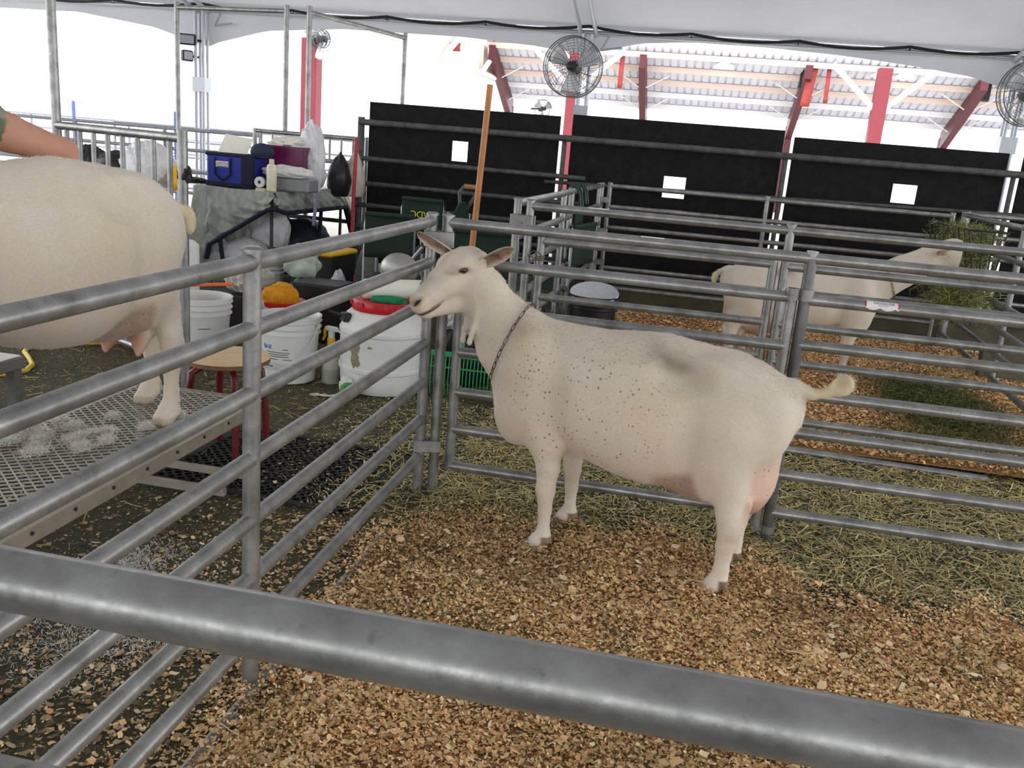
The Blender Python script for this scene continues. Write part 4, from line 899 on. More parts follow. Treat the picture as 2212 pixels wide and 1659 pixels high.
# rubber ring mat
RUBM = simple('black_rubber_mat', (.010, .010, .010), .75, var=.4, bump=.2)
mt = empty('rubber_mat', (-1.545, 3.36, 0), -.06, 'black rubber mat full of round holes, dusted with shavings', 'mat'); m = MB(); q = .046; W2, H2 = .41, .345
for i in range(int(2*W2/q)):
    for j in range(int(2*H2/q)):
        x, y = -W2+q*(i+.5), -H2+q*(j+.5); cx = (-q/2, q/2)
        n = 8; inner = [(x+.0165*math.cos(2*math.pi*k/n+.39), y+.0165*math.sin(2*math.pi*k/n+.39)) for k in range(n)]; outer = []
        for k in range(n):
            a = 2*math.pi*k/n+.39; cc, ss = math.cos(a), math.sin(a); f = .5*q/max(abs(cc), abs(ss)); outer.append((x+cc*f, y+ss*f))
        P = [(a, b, .014) for a, b in inner]+[(a, b, .013) for a, b in outer]+[(a, b, .001) for a, b in inner]
        m.add(P, [(k, n+k, n+(k+1) % n, (k+1) % n) for k in range(n)]+[(k, (k+1) % n, 2*n+(k+1) % n, 2*n+k) for k in range(n)])
m.build('ring_lattice', RUBM, mt, smooth=False)
m = MB()
for s in (-1, 1): m.box((s*(W2+.01), 0, .007), (.03, 2*H2+.04, .014)).box((0, s*(H2+.01), .007), (2*W2+.04, .03, .014))
m.build('border', RUBM, mt, smooth=False)
# ---------------------------------------------------------------- pails
PRINTB = simple('blue_print', srgb(30, 110, 190), .5); PRINTG = simple('grey_print', srgb(96, 98, 98), .6)
def pail(loc, label, h=.39, rt=.168, rb=.142, mat=None, rz=0, bail=True, ribs=3, group=None, name='pail', water=False):
    e = empty(name, loc, rz, label, 'bucket', group); mt_ = mat or WHITEPL; prof = [(.001, .004), (rb-.01, .004), (rb, .012)]
    z1 = h-.10; prof.append((rb+(rt-rb)*(z1/h), z1))
    for k in range(ribs):
        za = z1+k*.034; r_ = rb+(rt-rb)*(za/h); prof += [(r_+.011, za+.002), (r_+.011, za+.007), (r_+.001, za+.012), (r_+.001, za+.03)]
    prof += [(rt+.009, h-.006), (rt+.009, h), (rt, h+.002), (rt-.004, h-.004), (rb-.004, .016), (.001, .014)]
    MB().lathe(prof, n=48).build('shell', mt_, e)
    if bail:
        m_ = MB(); pts = []
        for k in range(17):
            t = k/16*math.pi; pts.append(V((rt+.012)*math.cos(t), -(rt+.012)*.62*math.sin(t)-.03, h-.05-.20*math.sin(t)*.95))
        m_.path(pts, .0028, n=6); m_.build('bail_handle', simple('bail_plastic', srgb(214, 216, 214), .5), e)
        for s in (-1, 1): MB().box((s*(rt+.008), -.012, h-.05), (.012, .03, .03), bev=.003).build('bail_lug', mt_, e)
    return e
def on_pail(rb, rt, h, a0):
    def f(x, y, e_):
        r_ = rb+(rt-rb)*(y/h)+.0012+e_; a = a0+x/r_; return V(r_*math.cos(a), r_*math.sin(a), y)
    return f
b1 = pail((-2.14, 4.655, 0), 'open white pail with blue print and its bail hanging in front', .385, .172, .145, rz=0)
f = on_pail(.145, .172, .385, -math.pi/2-.17); lettering('print_mark', 'Brill', .036, PRINTB, b1, lambda x, y, z: f(x-.035, y+.22, z))
for k, (yy, wd, xx) in enumerate(((.19, .14, .03), (.178, .12, .03), (.166, .13, .03), (.15, .06, .0), (.15, .05, .085), (.208, .03, .075))): MB().grid(lambda u, v: f(xx+(u-.5)*wd, yy+.0045*v, 0), 8, 2).build('print_lines', PRINTG, b1)
MB().grid(lambda u, v: f(-.035+(u-.5)*.075, .105+.010*v, 0), 8, 2).build('print_mark', PRINTB, b1); MB().grid(lambda u, v: f(.01+(u-.5)*.20, .085+.045*v, .0), 10, 2).build('label_band', simple('label_band', srgb(206, 206, 200), .6), b1)
b2 = pail((-2.76, 4.77, 0), 'open white pail behind the gate post with grey print', .405, .178, .150, bail=False)
f = on_pail(.15, .178, .405, -math.pi/2+.35)
for k, (yy, wd, xx) in enumerate(((.235, .07, .05), (.19, .03, -.11), (.175, .08, -.09), (.165, .07, -.09), (.155, .09, -.09), (.145, .05, -.09), (.165, .008, .07), (.155, .010, .07))): MB().grid(lambda u, v: f(xx+(u-.5)*wd, yy+.005*v, 0), 8, 2).build('print_lines', PRINTG, b2)
b3 = pail((-3.0, 5.25, 0), 'small white tub with a lid behind the open pail', .30, .12, .10, bail=False, ribs=2); MB().lathe([(.001, .012), (.128, .012), (.132, .004), (.132, -.012)], (0, 0, .305), n=32).build('lid', WHITEPL, b3)
b4 = pail((-3.16, 6.35, 0), 'white ribbed pail partly behind the panel post', .42, .17, .145, bail=False)
REDB = simple('red_bucket_plastic', srgb(214, 44, 34), .4, var=.06); b5 = pail((-2.50, 5.30, 0), 'red bucket stuffed with a yellow cloth', .33, .150, .12, REDB, bail=False, ribs=1)
def crumple(fn, seed, amp):
    r_ = np.random.default_rng(seed); k = r_.normal(0, 1, (10, 3)); ph = r_.random(10)*6.28; w_ = r_.random(10)
    def g_(p): return sum(w_[i]*math.sin(6.5*(1+i*.55)*(k[i][0]*p.x+k[i][1]*p.y+k[i][2]*p.z)+ph[i])/(1+i*.35) for i in range(10))*amp/2.2
    return g_
def lump(name, c, r, seed, mat, amp=.12, parent=None, nu=40, nv=26, cut=None, peak=0.0, sharp=1.0):
    """crumpled bag / cloth: noisy ellipsoid, flattened underneath"""
    g_ = crumple(None, seed, 1.0); c = Vector(c); m_ = MB()
    def fn(u, v):
        a = u*2*math.pi; t = (v-.5)*math.pi; d = V(math.cos(t)*math.cos(a), math.cos(t)*math.sin(a), math.sin(t)); n_ = g_(d*.55); n_ = math.copysign(abs(n_)**sharp, n_)
        s_ = 1+amp*n_; p_ = V(d.x*r[0]*s_, d.y*r[1]*s_, d.z*r[2]*s_)
        if peak and d.z > 0: k_ = d.z**1.3; p_.x *= 1-.75*k_*peak; p_.y *= 1-.75*k_*peak
        if p_.z < -r[2]*.72: p_.z = -r[2]*.72+.02*n_*r[2]
        return p_+c
    m_.grid(fn, nu, nv, True); o = m_.build(name, mat, parent, ang=24); return o
YCLOTH = simple('yellow_cloth', srgb(222, 150, 20), .85, var=.15, bump=.2); lump('yellow_cloth', (0, 0, .345), (.115, .115, .09), 5, YCLOTH, .22, b5); MB().box((-.06, -.155, .23), (.02, .012, .13)).build('clip', BLACKPL, b5)
def mat_bag(name, col, alpha=.55, rough=.25):
    t = NT(name); n_ = t.noise(t.coord(), 26, 5, .7, .6); t.set(col=col, rough=rough, spec=.6, alpha=t.ramp(n_, [(.3, (alpha,)*3), (.7, (min(1, alpha+.3),)*3)])); t.bump(n_, .6, .01); return t.mat
BAGW = mat_bag('white_plastic_bag', srgb(232, 232, 236), .86); BAGC = mat_bag('clear_plastic_bag', srgb(214, 220, 226), .42, .12); BAGK = simple('black_bag', (.012, .012, .014), .4, var=.3, scale=8, bump=.3); GREENISH = mat_bag('pale_green_bag', srgb(206, 222, 206), .7)
# spray bottle
sb = empty('spray_bottle', (-1.905, 4.70, 0), math.radians(-15), 'half full clear spray bottle with yellow and white trigger head', 'bottle'); YEL = simple('yellow_plastic', srgb(236, 186, 24), .4); TRANSB = simple('milky_bottle', srgb(196, 198, 186), .3, var=.05)
MB().lathe([(.001, .0), (.044, 0), (.048, .006), (.048, .135), (.044, .16), (.030, .19), (.022, .225), (.020, .235)], n=28).build('body', TRANSB, sb); MB().lathe([(.0487, .004), (.0487, .085)], n=28).build('liquid', simple('grey_liquid', srgb(170, 172, 160), .3), sb)
MB().lathe([(.021, .228), (.023, .23), (.023, .262), (.018, .268), (.001, .268)], n=20).build('collar', YEL, sb)
m = MB().box((0, 0, .285), (.034, .028, .05), bev=.006).box((.004, 0, .318), (.085, .026, .03), bev=.008).tube((.045, 0, .315), (.075, 0, .30), .008, .004, n=8); m.build('spray_head', WHITEPL, sb); MB().path([(-.035, 0, .322), (-.046, 0, .30), (-.045, 0, .272), (-.058, 0, .245)], [.011, .009, .008, .006], n=8).build('trigger', YEL, sb)
# big white drum with red lid
dr = empty('plastic_drum', (-1.60, 4.735, 0), 0, 'big white plastic drum with red screw lid and black side lock', 'drum'); R0 = .248
MB().lathe([(.001, .0), (.19, .0), (.222, .012), (.24, .05), (R0-.004, .09), (R0-.004, .128), (R0+.006, .134), (R0+.006, .152), (R0, .158), (R0, .335), (R0+.006, .341), (R0+.006, .36), (R0-.002, .366), (.240, .40), (.222, .432), (.195, .455), (.178, .462), (.172, .475)], n=64).build('body', WHITEPL, dr)
RL = simple('red_lid', srgb(190, 22, 34), .35, var=.06); MB().lathe([(.176, .462), (.186, .462), (.188, .468), (.188, .515), (.184, .522), (.176, .524), (.170, .518), (.001, .516)], n=64).build('lid', RL, dr)
for k in range(10):
    a = 2*math.pi*k/10-.2; MB().box((.190*math.cos(a), .190*math.sin(a), .500), (.016, .055, .028), Matrix.Rotation(a, 3, 'Z'), bev=.004).build('lid_grip', RL, dr)
m = MB().box((-.17, -.170, .425), (.065, .045, .05), Matrix.Rotation(-.8, 3, 'Z'), bev=.006).tube((-.18, -.175, .43), (-.27, -.18, .45), .011, .007, n=8); m.build('lock', BLACKPL, dr)
DIRT = simple('brown_stain', srgb(150, 138, 112), .9, var=.2)
for k, (aa, z_, rx, rz_) in enumerate(((-1.95, .25, .03, .075), (-1.86, .29, .012, .01), (-1.56, .285, .014, .006), (-1.88, .20, .02, .04))):
    m = MB(); m.add([V((R0+.0009)*math.cos(aa), (R0+.0009)*math.sin(aa), z_)]+[V((R0+.0009)*math.cos(aa+rx/R0*math.cos(t)*(1+.4*math.sin(5*t+k))), (R0+.0009)*math.sin(aa+rx/R0*math.cos(t)*(1+.4*math.sin(5*t+k))), z_+rz_*math.sin(t)*(1+.3*math.sin(3*t+k))) for t in [2*math.pi*i/20 for i in range(20)]], [(0, i+1, (i+1) % 20+1) for i in range(20)]); m.build('dirt_mark', DIRT, dr)
# paper roll, green cloth and tray on the drum
PAPER = simple('paper', srgb(236, 234, 222), .8, var=.03)
o = MB().grid(lambda u, v: V((u-.5)*.32, .075*math.cos(v*4.4+.6), .05+.055*math.sin(v*4.4+.6)), 10, 24).build('paper_sheet', PAPER, solid=.0015); o.location = (-1.56, 4.73, .527); o.rotation_euler = (0, -.06, .15); tag(o, 'curled sheet of cream paper on top of the white drum', 'paper')
GRC = simple('green_cloth', srgb(20, 130, 84), .9, var=.15, bump=.25); o = lump('green_cloth', (-1.55, 4.62, .535), (.10, .055, .022), 9, GRC, .25); tag(o, 'folded green cloth on the red drum lid', 'cloth')
o = MB().box((-1.70, 4.80, .545), (.09, .12, .04), bev=.008).build('clipper_case', BLACKPL, smooth=False); tag(o, 'small black case behind the paper on the drum', 'case')
# green print bag with cord by the drum foot
gb = empty('drawstring_bag', (-1.70, 4.46, 0), 0, 'crumpled green and white packet with cord beside the drum', 'bag'); lump('packet', (0, 0, .035), (.05, .04, .045), 12, simple('green_print_foil', srgb(70, 150, 60), .35, var=.4, scale=24), .3, gb); lump('paper_end', (-.03, .05, .05), (.04, .04, .06), 13, WHITEPL, .25, gb)
m = MB(); m.path([(-.04, -.02, .02), (-.09, -.05, .012), (-.13, -.03, .008), (-.17, -.06, .006), (-.20, -.05, .006), (-.18, -.03, .008), (-.12, -.06, .01), (-.06, -.05, .015)], .005, n=6); m.build('cord', simple('white_cord', srgb(214, 206, 186), .9), gb)
# bedding fork standing on its green tines
WOODH = simple('varnished_handle', srgb(186, 122, 66), .45, var=.15, scale=5); GPL = simple('green_plastic', srgb(46, 176, 108), .4, var=.06)
fk = empty('bedding_fork', (-1.14, 4.76, 0), 0, 'green plastic bedding fork with wooden handle leaning by the aisle corner', 'fork')
MB().tube((-.015, -.02, .26), (.042, .005, 1.70), .0165, n=14).build('handle', WOODH, fk); MB().tube((-.018, -.022, .24), (-.012, -.018, .36), .024, .020, n=12).build('socket', GPL, fk)
MB().box((0, -.02, .245), (.37, .022, .03), bev=.005).build('top_bar', GPL, fk, smooth=False); MB().box((0, -.027, .17), (.37, .008, .008)).build('cross_bar', GPL, fk, smooth=False)
for k in range(18):
    x = -.178+k*.0209; MB().path([(x, -.02, .24), (x, -.03, .17), (x, -.035, .09), (x, -.02, .005)], [.0036, .0036, .0034, .002], n=5).build('tine', GPL, fk)
bl = lump('trash_bag', (-1.16, 5.08, .21), (.22, .17, .27), 31, BAGK, .16); tag(bl, 'black trash bag slumped behind the bedding fork', 'bag')
wl = lump('plastic_bag', (-1.22, 5.02, .40), (.13, .12, .10), 32, BAGW, .25); tag(wl, 'white plastic bag lying on the black trash bag', 'bag')
# pails by the side panel
pail((-1.07, 5.50, 0), 'white ribbed pail beyond the aisle corner post', .40, .165, .14); pl = pail((-.57, 6.1, 0), 'black pail with loose grey lid inside the side panel', .46, .165, .14, BLACKPL, bail=False)
LIDG = simple('grey_lid', srgb(196, 202, 208), .3); MB().lathe([(.001, .0), (.15, .0), (.165, .012), (.17, .004)], (0, 0, .47), n=32, R=Matrix.Rotation(.3, 3, 'X')).build('lid', LIDG, pl)
o = empty('storage_bin', (-1.14, 5.98, 0), .1, 'white lidded plastic bin beyond the aisle corner post', 'bin'); MB().box((0, 0, .16), (.42, .34, .32), bev=.02).build('tub', WHITEPL, o, smooth=False); MB().box((0, 0, .335), (.45, .37, .03), bev=.01).build('lid', WHITEPL, o, smooth=False)
# second low bench at the frame edge, hose, extension lead
wb = empty('work_bench', (-2.95, 2.75, 0), 0, 'grey steel bench corner with white paper, beside the goat on the stand', 'bench'); MB().box((0, 0, .375), (.66, .80, .05), bev=.004).build('top', simple('grey_steel', srgb(122, 122, 120), .5, .3), wb, smooth=False); MB().box((.06, .10, .403), (.52, .58, .004)).build('paper_cover', PAPER, wb, smooth=False)
for sx in (-1, 1):
    for sy in (-1, 1): MB().box((sx*.30, sy*.37, .175), (.045, .045, .35), bev=.003).build('leg', simple('grey_steel', srgb(122, 122, 120), .5, .3), wb, smooth=False)
m = MB(); m.path([(-2.70, 2.99, .41), (-2.66, 3.02, .405), (-2.62, 2.98, .35), (-2.63, 3.0, .2), (-2.66, 3.0, .08), (-2.8, 3.0, .012), (-3.0, 2.9, .012)], .008, n=8); o = m.build('appliance_cord', RUB); tag(o, 'black appliance cord hanging off the steel bench', 'cord')
YH = simple('yellow_hose', srgb(226, 196, 60), .5, var=.08)
m = MB(); m.path([(-3.9, 3.9, .014), (-3.6, 3.92, .014), (-3.44, 4.02, .014), (-3.42, 4.12, .014), (-3.47, 4.23, .014), (-3.60, 4.36, .014), (-3.70, 4.45, .014), (-3.76, 4.56, .014), (-3.70, 4.67, .014), (-3.55, 4.80, .014), (-3.40, 4.92, .014), (-3.25, 5.1, .014)], .013, n=8); o = m.build('extension_lead', YH); tag(o, 'yellow extension lead looping over the littered floor', 'cord')
rt_ = empty('tool_tote', (-3.28, 5.03, 0), .0, 'low red plastic tote behind the barred gate', 'box'); MB().box((0, 0, .13), (.42, .26, .26), bev=.02).build('tub', REDPL, rt_, smooth=False); MB().box((0, 0, .27), (.44, .28, .03), bev=.008).build('rim', REDPL, rt_, smooth=False); MB().box((.02, -.134, .14), (.16, .006, .08)).build('label_plate', BLACKPL, rt_, smooth=False)
# ================================================================ GATES AND FRAMES ON THE OPEN SIDE
gt = empty('barred_gate', (-2.56, 4.27, 0), math.atan2(.463, -.886), 'galvanized gate with upright bars behind the goat on the stand', 'gate'); GL = 1.346
pipe((0, 0, 1.305), (GL, 0, 1.305), 'top_rail', gt, .024); pipe((0, 0, .12), (GL, 0, .12), 'bottom_rail', gt, .022); pipe((0, 0, .0), (0, 0, 1.345), 'post', gt, .026); pipe((GL, 0, 0), (GL, 0, 2.5), 'tall_post', gt, .027)
for k in range(8): pipe(((k+.75)*.158, 0, .12), ((k+.75)*.158, 0, 1.30), 'bar', gt, .014, n=10)
lump('strap', (.0, -.01, 1.12), (.036, .036, .05), 3, BLACKPL, .3, gt)
def bow(a, b, label):
    a, b = Vector((*a, 0)), Vector((*b, 0)); e = empty('walk_through_gate', a, label=label, cat='gate'); d = b-a
    pipe((0, 0, 0), (0, 0, 2.60), 'post', e, .027); pipe(d, d+V(0, 0, 2.60), 'post', e, .027); pipe((0, 0, 2.54), d+V(0, 0, 2.54), 'header', e, .026); pipe((0, 0, .25), d+V(0, 0, .25), 'sill', e, .018); return e
bow((-5.62, 9.3), (-4.27, 9.1), 'tall galvanized walk-through gate standing behind the covered table'); bow((-4.01, 9.07), (-3.57, 10.83), 'tall galvanized walk-through gate going back beside the black partition')
bf = empty('barred_fence', (-4.55, 8.98, 0), 0, 'galvanized barred fence behind the covered table', 'fence panel')
for z in (1.345, 1.10, .80, .5, .2): pipe((0, 0, z), (1.25, 0, z), 'rail', bf, .022, PIPE_D if z < .9 else None)
for k in range(10): pipe((.07+k*.127, 0, 1.10), (.07+k*.127, 0, 1.345), 'bar', bf, .014, n=8)
for x in (0, 1.23): pipe((x, 0, 0), (x, 0, 1.37), 'post', bf, .024)
# faint pens further out
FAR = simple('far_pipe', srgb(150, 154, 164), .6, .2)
for k, (x0, x1, y, lab) in enumerate(((-8.6, -5.0, 10.0, 'far pipe panel in the glare beyond the barred gate'), (-9.5, -4.8, 13.8, 'far pipe panel in the glare by the floodlight leg'), (-14.0, -8.0, 15.0, 'far pipe panel in the glare beyond the goat on the stand'))):
    panel('pipe_panel', lab, (x0, y), (x1, y), [1.28, 1.05, .8, .55, .3], (0, .33, .66, 1), (0, 1.3), mat=FAR, cap=False)
BLUEP = simple('blue_painted_post', srgb(96, 112, 190), .5)
for k, (x, y, h) in enumerate(((-10.4, 14.0, 1.55), (-7.9, 13.0, 1.5), (-5.4, 17.5, 1.5))):
    o = MB().box((0, 0, h/2), (.05, .05, h), bev=.01).build('blue_post', BLUEP, smooth=False); o.location = (x, y, 0); tag(o, 'thin blue post standing in the glare outside the tent', 'post', 'blue posts outside')
# ================================================================ COVERED TABLE
TX0, TX1, TY0, TY1, TZ = -4.15, -3.42, 7.1, 8.9, .86
tb = empty('folding_table', (TX0, TY0, 0), 0, 'long table hidden under a grey satin cover with navy hem', 'table'); W_, D_ = TX1-TX0, TY1-TY0
MB().box((W_/2, D_/2, TZ-.025), (W_, D_, .03)).build('table_top', WHITEPL, tb, smooth=False)
for x in (.08, W_-.08):
    for y in (.12, D_-.12): MB().tube((x, y, 0), (x, y, TZ-.03), .016, n=8).build('leg', PIPE_D, tb)
SATIN = NT('grey_satin'); n_ = SATIN.noise(SATIN.coord('Object', (3, 3, 1)), 4, 5, .6, 1.0); SATIN.set(col=SATIN.ramp(n_, [(.3, srgb(120, 124, 116)), (.55, srgb(158, 162, 152)), (.75, srgb(186, 189, 180))]), rough=.38, spec=.5); SATIN.b.inputs['Sheen Weight'].default_value = .3; SATIN = SATIN.mat
NAVY = simple('navy_cloth', srgb(16, 20, 44), .8, var=.2)
cv = empty('table_cover', (TX0, TY0, 0), 0, 'grey satin cover with pulled up navy hem over the long table', 'cloth')
def fold(t, z): return .026*math.sin(t*9+z*4)+.012*math.sin(t*19-z*5+1)+.005*math.sin(t*37+z*9)
def hem_front(u):  # height of hem on the short front side, u 0..1 left->right
    return .04 if u < .08 else (.31+(u-.08)/.92*.43 if u > .22 else .04+(u-.08)/.14*.26)
def front(u, v):
    zb = hem_front(u); z = TZ+.006-(TZ-zb)*v; k_ = min(1, v*1.6); return V(u*W_+fold(u*1.1+v*.5, z)*.6*k_-.02*k_*(1-u), -.01-.035*k_-abs(fold(u*1.3-v*.7, z))*1.3*k_, z)
MB().grid(front, 60, 26).build('front_drape', SATIN, cv, solid=.003)
def hem_side(u): return .70-.02*u if u < .8 else .68-(u-.8)/.2*.55
def side(u, v):
    zb = hem_side(u); z = TZ+.006-(TZ-zb)*v; k_ = min(1, v*1.6); return V(W_+.01+.03*k_+abs(fold(u*2.2-v*.4, z))*1.1*k_, u*D_, z)
MB().grid(side, 70, 14).build('side_drape', SATIN, cv, solid=.003)
MB().grid(lambda u, v: V(-.01-.03*v-abs(fold(u*2, v))*v, u*D_, TZ+.006-(TZ-.05)*v), 40, 12).build('back_drape', SATIN, cv, solid=.003)
MB().grid(lambda u, v: V(-.01+u*(W_+.02), -.01+v*(D_+.01), TZ+.004+.006*math.sin(u*9+v*14)*math.sin(v*23)), 26, 40).build('top_cover', SATIN, cv, solid=.003)
m = MB(); m.path([V(W_*u, -.075, hem_front(u)) for u in (.20, .24, .3, .4, .5, .6, .7, .8, .9, .97)]+[V(W_+.03, -.05, .735)]+[V(W_+.075, D_*u, hem_side(u)) for u in (.04, .2, .4, .6, .79, .85, .92, .98)], .033, n=8, flat=.6); m.build('navy_hem', NAVY, cv)
for (a, b) in ((front(.40, 1.0), V(.30, -.02, .05)), (side(.5, 1.0), V(W_+.03, .9, .46))): MB().path([a, b], .018, n=6).build('navy_strap', NAVY, cv)
# things heaped under the table
def bag(name, c, r, seed, mat, label, amp=.2, peak=.0, sharp=1.0, cat='bag'):
    o = lump(name, c, r, seed, mat, amp, peak=peak, sharp=sharp); tag(o, label, cat); return o
bag('plastic_bag', (-3.62, 7.45, .53), (.17, .17, .22), 41, BAGW, 'grey white plastic bag stuffed under the table by the hem', .16, .4)
bag('plastic_bag', (-3.98, 7.2, .22), (.16, .12, .20), 42, BAGC, 'clear knotted plastic bag below the diagonal hem', .25, .6)
bag('plastic_bag', (-3.75, 7.25, .20), (.26, .16, .24), 43, BAGW, 'white plastic bag spread under the low end of the hem', .15)
bag('foil_bag', (-3.82, 7.75, .40), (.12, .1, .24), 44, simple('silver_foil', srgb(190, 196, 200), .22, .7, var=.2), 'silver foil bag deep under the table', .3)
bag('duffel_bag', (-3.65, 8.1, .28), (.28, .45, .30), 45, simple('navy_nylon', srgb(14, 18, 36), .6, var=.2), 'dark navy duffel bag under the table', .1)
bag('pale_green_bag', (-2.68, 6.02, .47), (.13, .11, .13), 46, GREENISH, 'pale green knotted bag hanging over the black crates', .22, .3)
o = MB().path([(-2.66, 5.98, .40), (-2.70, 5.95, .34), (-2.67, 5.94, .31)], .012, n=6).build('bag_tie', simple('mint_tie', srgb(150, 226, 170), .5)); tag(o, 'mint green tie dangling from the pale green bag', 'tie')
bag('clear_sleeve', (-2.36, 5.92, .20), (.075, .07, .27), 47, BAGC, 'tall clear plastic sleeve leaning by the black bin', .06)
bag('clear_bag', (-2.47, 4.95, .16), (.08, .08, .20), 48, BAGC, 'crinkled clear plastic beside the open white pail', .3)
bag('grey_sack', (-2.95, 5.75, .37), (.17, .13, .13), 49, simple('grey_sack', srgb(190, 190, 180), .8, var=.1), 'rumpled grey sack on the dark crate behind the pails', .22)
o = MB().box((-2.90, 5.80, .13), (.62, .40, .26), bev=.012).build('dark_crate', BLACKPL, smooth=False); tag(o, 'low black crate under the grey sack', 'crate')
sk = empty('feed_sack', (-3.03, 5.08, 0), .3, 'tall printed white feed sack behind the gate post', 'sack'); MB().box((0, 0, .34), (.15, .10, .68), bev=.03).build('sack', WHITEPL, sk)
for k in range(14): MB().box((-.01, -.060, .30+k*.026), (.05+.02*math.sin(k*2.1), .004, .006)).build('print_line', PRINTG, sk, smooth=False)
tt = empty('storage_bin', (-2.70, 6.45, 0), -.12, 'big black storage bin with a bright yellow lid', 'bin'); MB().lathe([(.001, 0), (.23, 0), (.255, .50), (.245, .50)], n=4, R=Matrix.Rotation(math.pi/4, 3, 'Z')).build('tub', BLACKPL, tt, smooth=False); MB().box((0, 0, .515), (.38, .42, .035), bev=.012).build('lid', YEL, tt, smooth=False)
o = MB().box((-2.40, 5.74, .20), (.36, .30, .40), bev=.015).build('dark_crate', BLACKPL, smooth=False); tag(o, 'black crate standing between the red bucket and the bin', 'crate')
o = MB().tube((-3.12, 4.80, .42), (-2.62, 4.90, .47), .011, n=8).build('orange_stick', simple('orange_stick', srgb(224, 110, 60), .5)); tag(o, 'orange stick lying across the pail rim and the tub', 'stick')
# things standing on the table
bx_ = empty('cooler_bag', (-3.87, 7.30, TZ+.012), .04, 'blue soft box with dark trim on the covered table', 'box'); BLU = simple('royal_blue_nylon', srgb(22, 48, 150), .5, var=.15)
MB().box((0, 0, .135), (.43, .26, .27), bev=.02).build('body', BLU, bx_, smooth=False); MB().box((0, 0, .265), (.44, .27, .03), bev=.008).build('top_trim', NAVY, bx_, smooth=False); MB().box((0, 0, .02), (.44, .27, .04), bev=.008).build('base_trim', NAVY, bx_, smooth=False); MB().box((.16, -.12, .14), (.12, .03, .25), bev=.008).build('end_panel', NAVY, bx_, smooth=False)
m = MB(); m.path([(-.13, -.135, .24), (-.13, -.138, .10), (-.06, -.138, .05), (.01, -.138, .10), (.01, -.135, .24)], .008, n=6); m.build('strap', NAVY, bx_)
RB = simple('badge_red', srgb(210, 40, 50), .5); BWH = simple('badge_white', srgb(230, 230, 236), .5); MB().box((-.07, -.1325, .185), (.125, .004, .05), bev=.001).build('badge', BWH, bx_, smooth=False); lettering('badge_letters', 'COSTCO', .030, RB, bx_, lambda x, y, z: V(-.07+x, -.136-z, .188+y)); MB().box((-.06, -.1355, .166), (.09, .002, .007)).build('badge_line', simple('badge_blue', srgb(40, 80, 190), .5), bx_, smooth=False)
o = MB().box((-.02, 0, 0), (.26, .20, .004)).build('paper_stack', PAPER, smooth=False); o.location = (-3.88, 7.34, TZ+.35); o.rotation_euler = (.95, .1, 0); tag(o, 'white paper standing up out of the blue box', 'paper')
cap_ = empty('cap', (-3.66, 7.36, TZ+.27), 0, 'dark cap resting between the blue box and the purple crate', 'cap'); lump('crown', (0, 0, .05), (.10, .09, .075), 52, simple('slate_cloth', srgb(40, 46, 72), .8), .05, cap_); MB().lathe([(.08, 0), (.15, -.008), (.152, -.002)], (0, -.01, .015), n=16, a0=-2.5, a1=-.6).build('brim', simple('slate_cloth', srgb(40, 46, 72), .8), cap_)
pc = empty('plastic_crate', (-3.60, 7.72, TZ+.012), .05, 'deep purple open plastic crate on the covered table', 'crate'); PURP = simple('purple_plastic', srgb(104, 12, 72), .35, var=.1)
m = MB(); hw, hd, hh = .21, .15, .36
for s in (-1, 1): m.box((s*hw, 0, hh/2), (.008, 2*hd, hh)).box((0, s*hd, hh/2), (2*hw, .008, hh))
m.box((0, 0, .005), (2*hw, 2*hd, .01)); m.build('walls', PURP, pc, smooth=False); m = MB()
for s in (-1, 1): m.box((s*(hw+.006), 0, hh), (.02, 2*hd+.03, .018)).box((0, s*(hd+.006), hh), (2*hw+.03, .02, .018))
m.build('rim', PURP, pc, smooth=False)
bag('plastic_bag', (-3.40, 7.78, TZ+.26), (.13, .10, .36), 53, BAGW, 'tall white handled plastic bag rising behind the purple crate', .24, .25)
bag('paper_bundle', (-3.60, 7.74, TZ+.40), (.17, .12, .07), 54, PAPER, 'crumpled white paper on top of the purple crate', .3)
bag('towel', (-3.40, 7.32, TZ+.17), (.22, .08, .055), 55, simple('white_towel', srgb(228, 226, 222), .95, bump=.3), 'white towel draped over the clear box', .2)
cb = MB().box((-3.36, 7.40, TZ+.07), (.32, .22, .12), bev=.015).build('clear_box', mat_bag('smoky_box', srgb(150, 152, 156), .75, .2), smooth=False); tag(cb, 'smoky clear plastic box under the white towel', 'box')
lb = empty('lotion_bottle', (-3.475, 7.16, TZ+.012), 0, 'cream coloured pump bottle in front of the towel', 'bottle'); IV = simple('ivory_plastic', srgb(232, 228, 200), .4); MB().lathe([(.001, 0), (.038, 0), (.042, .006), (.042, .20), (.036, .215), (.018, .225)], n=24).build('body', IV, lb); MB().lathe([(.021, .225), (.021, .262), (.001, .264)], n=18).build('cap', simple('cream_cap', srgb(222, 218, 200), .5), lb)
for k, (x, y, z) in enumerate(((-3.585, 7.17, TZ+.062), (-3.565, 7.15, TZ+.047))):
    tr = empty('tape_roll', (x, y, z-.035), 0, ['white tape roll standing on edge by the bottle', 'flat tan tape roll under the white one'][k], 'tape'); Rx = Matrix.Rotation(math.pi/2, 3, 'X') if k == 0 else Matrix.Identity(3)
    MB().lathe([(.016, -.014), (.045, -.014), (.045, .014), (.016, .014), (.016, -.014)], (0, 0, .05 if k == 0 else .004), n=28, R=Rx).build('roll', WHITEPL if k == 0 else simple('tan_tape', srgb(206, 198, 170), .6), tr); MB().lathe([(.010, -.013), (.016, -.013), (.016, .013), (.010, .013), (.010, -.013)], (0, 0, .05 if k == 0 else .004), n=20, R=Rx).build('core', simple('core_grey', srgb(120, 124, 128), .7), tr)
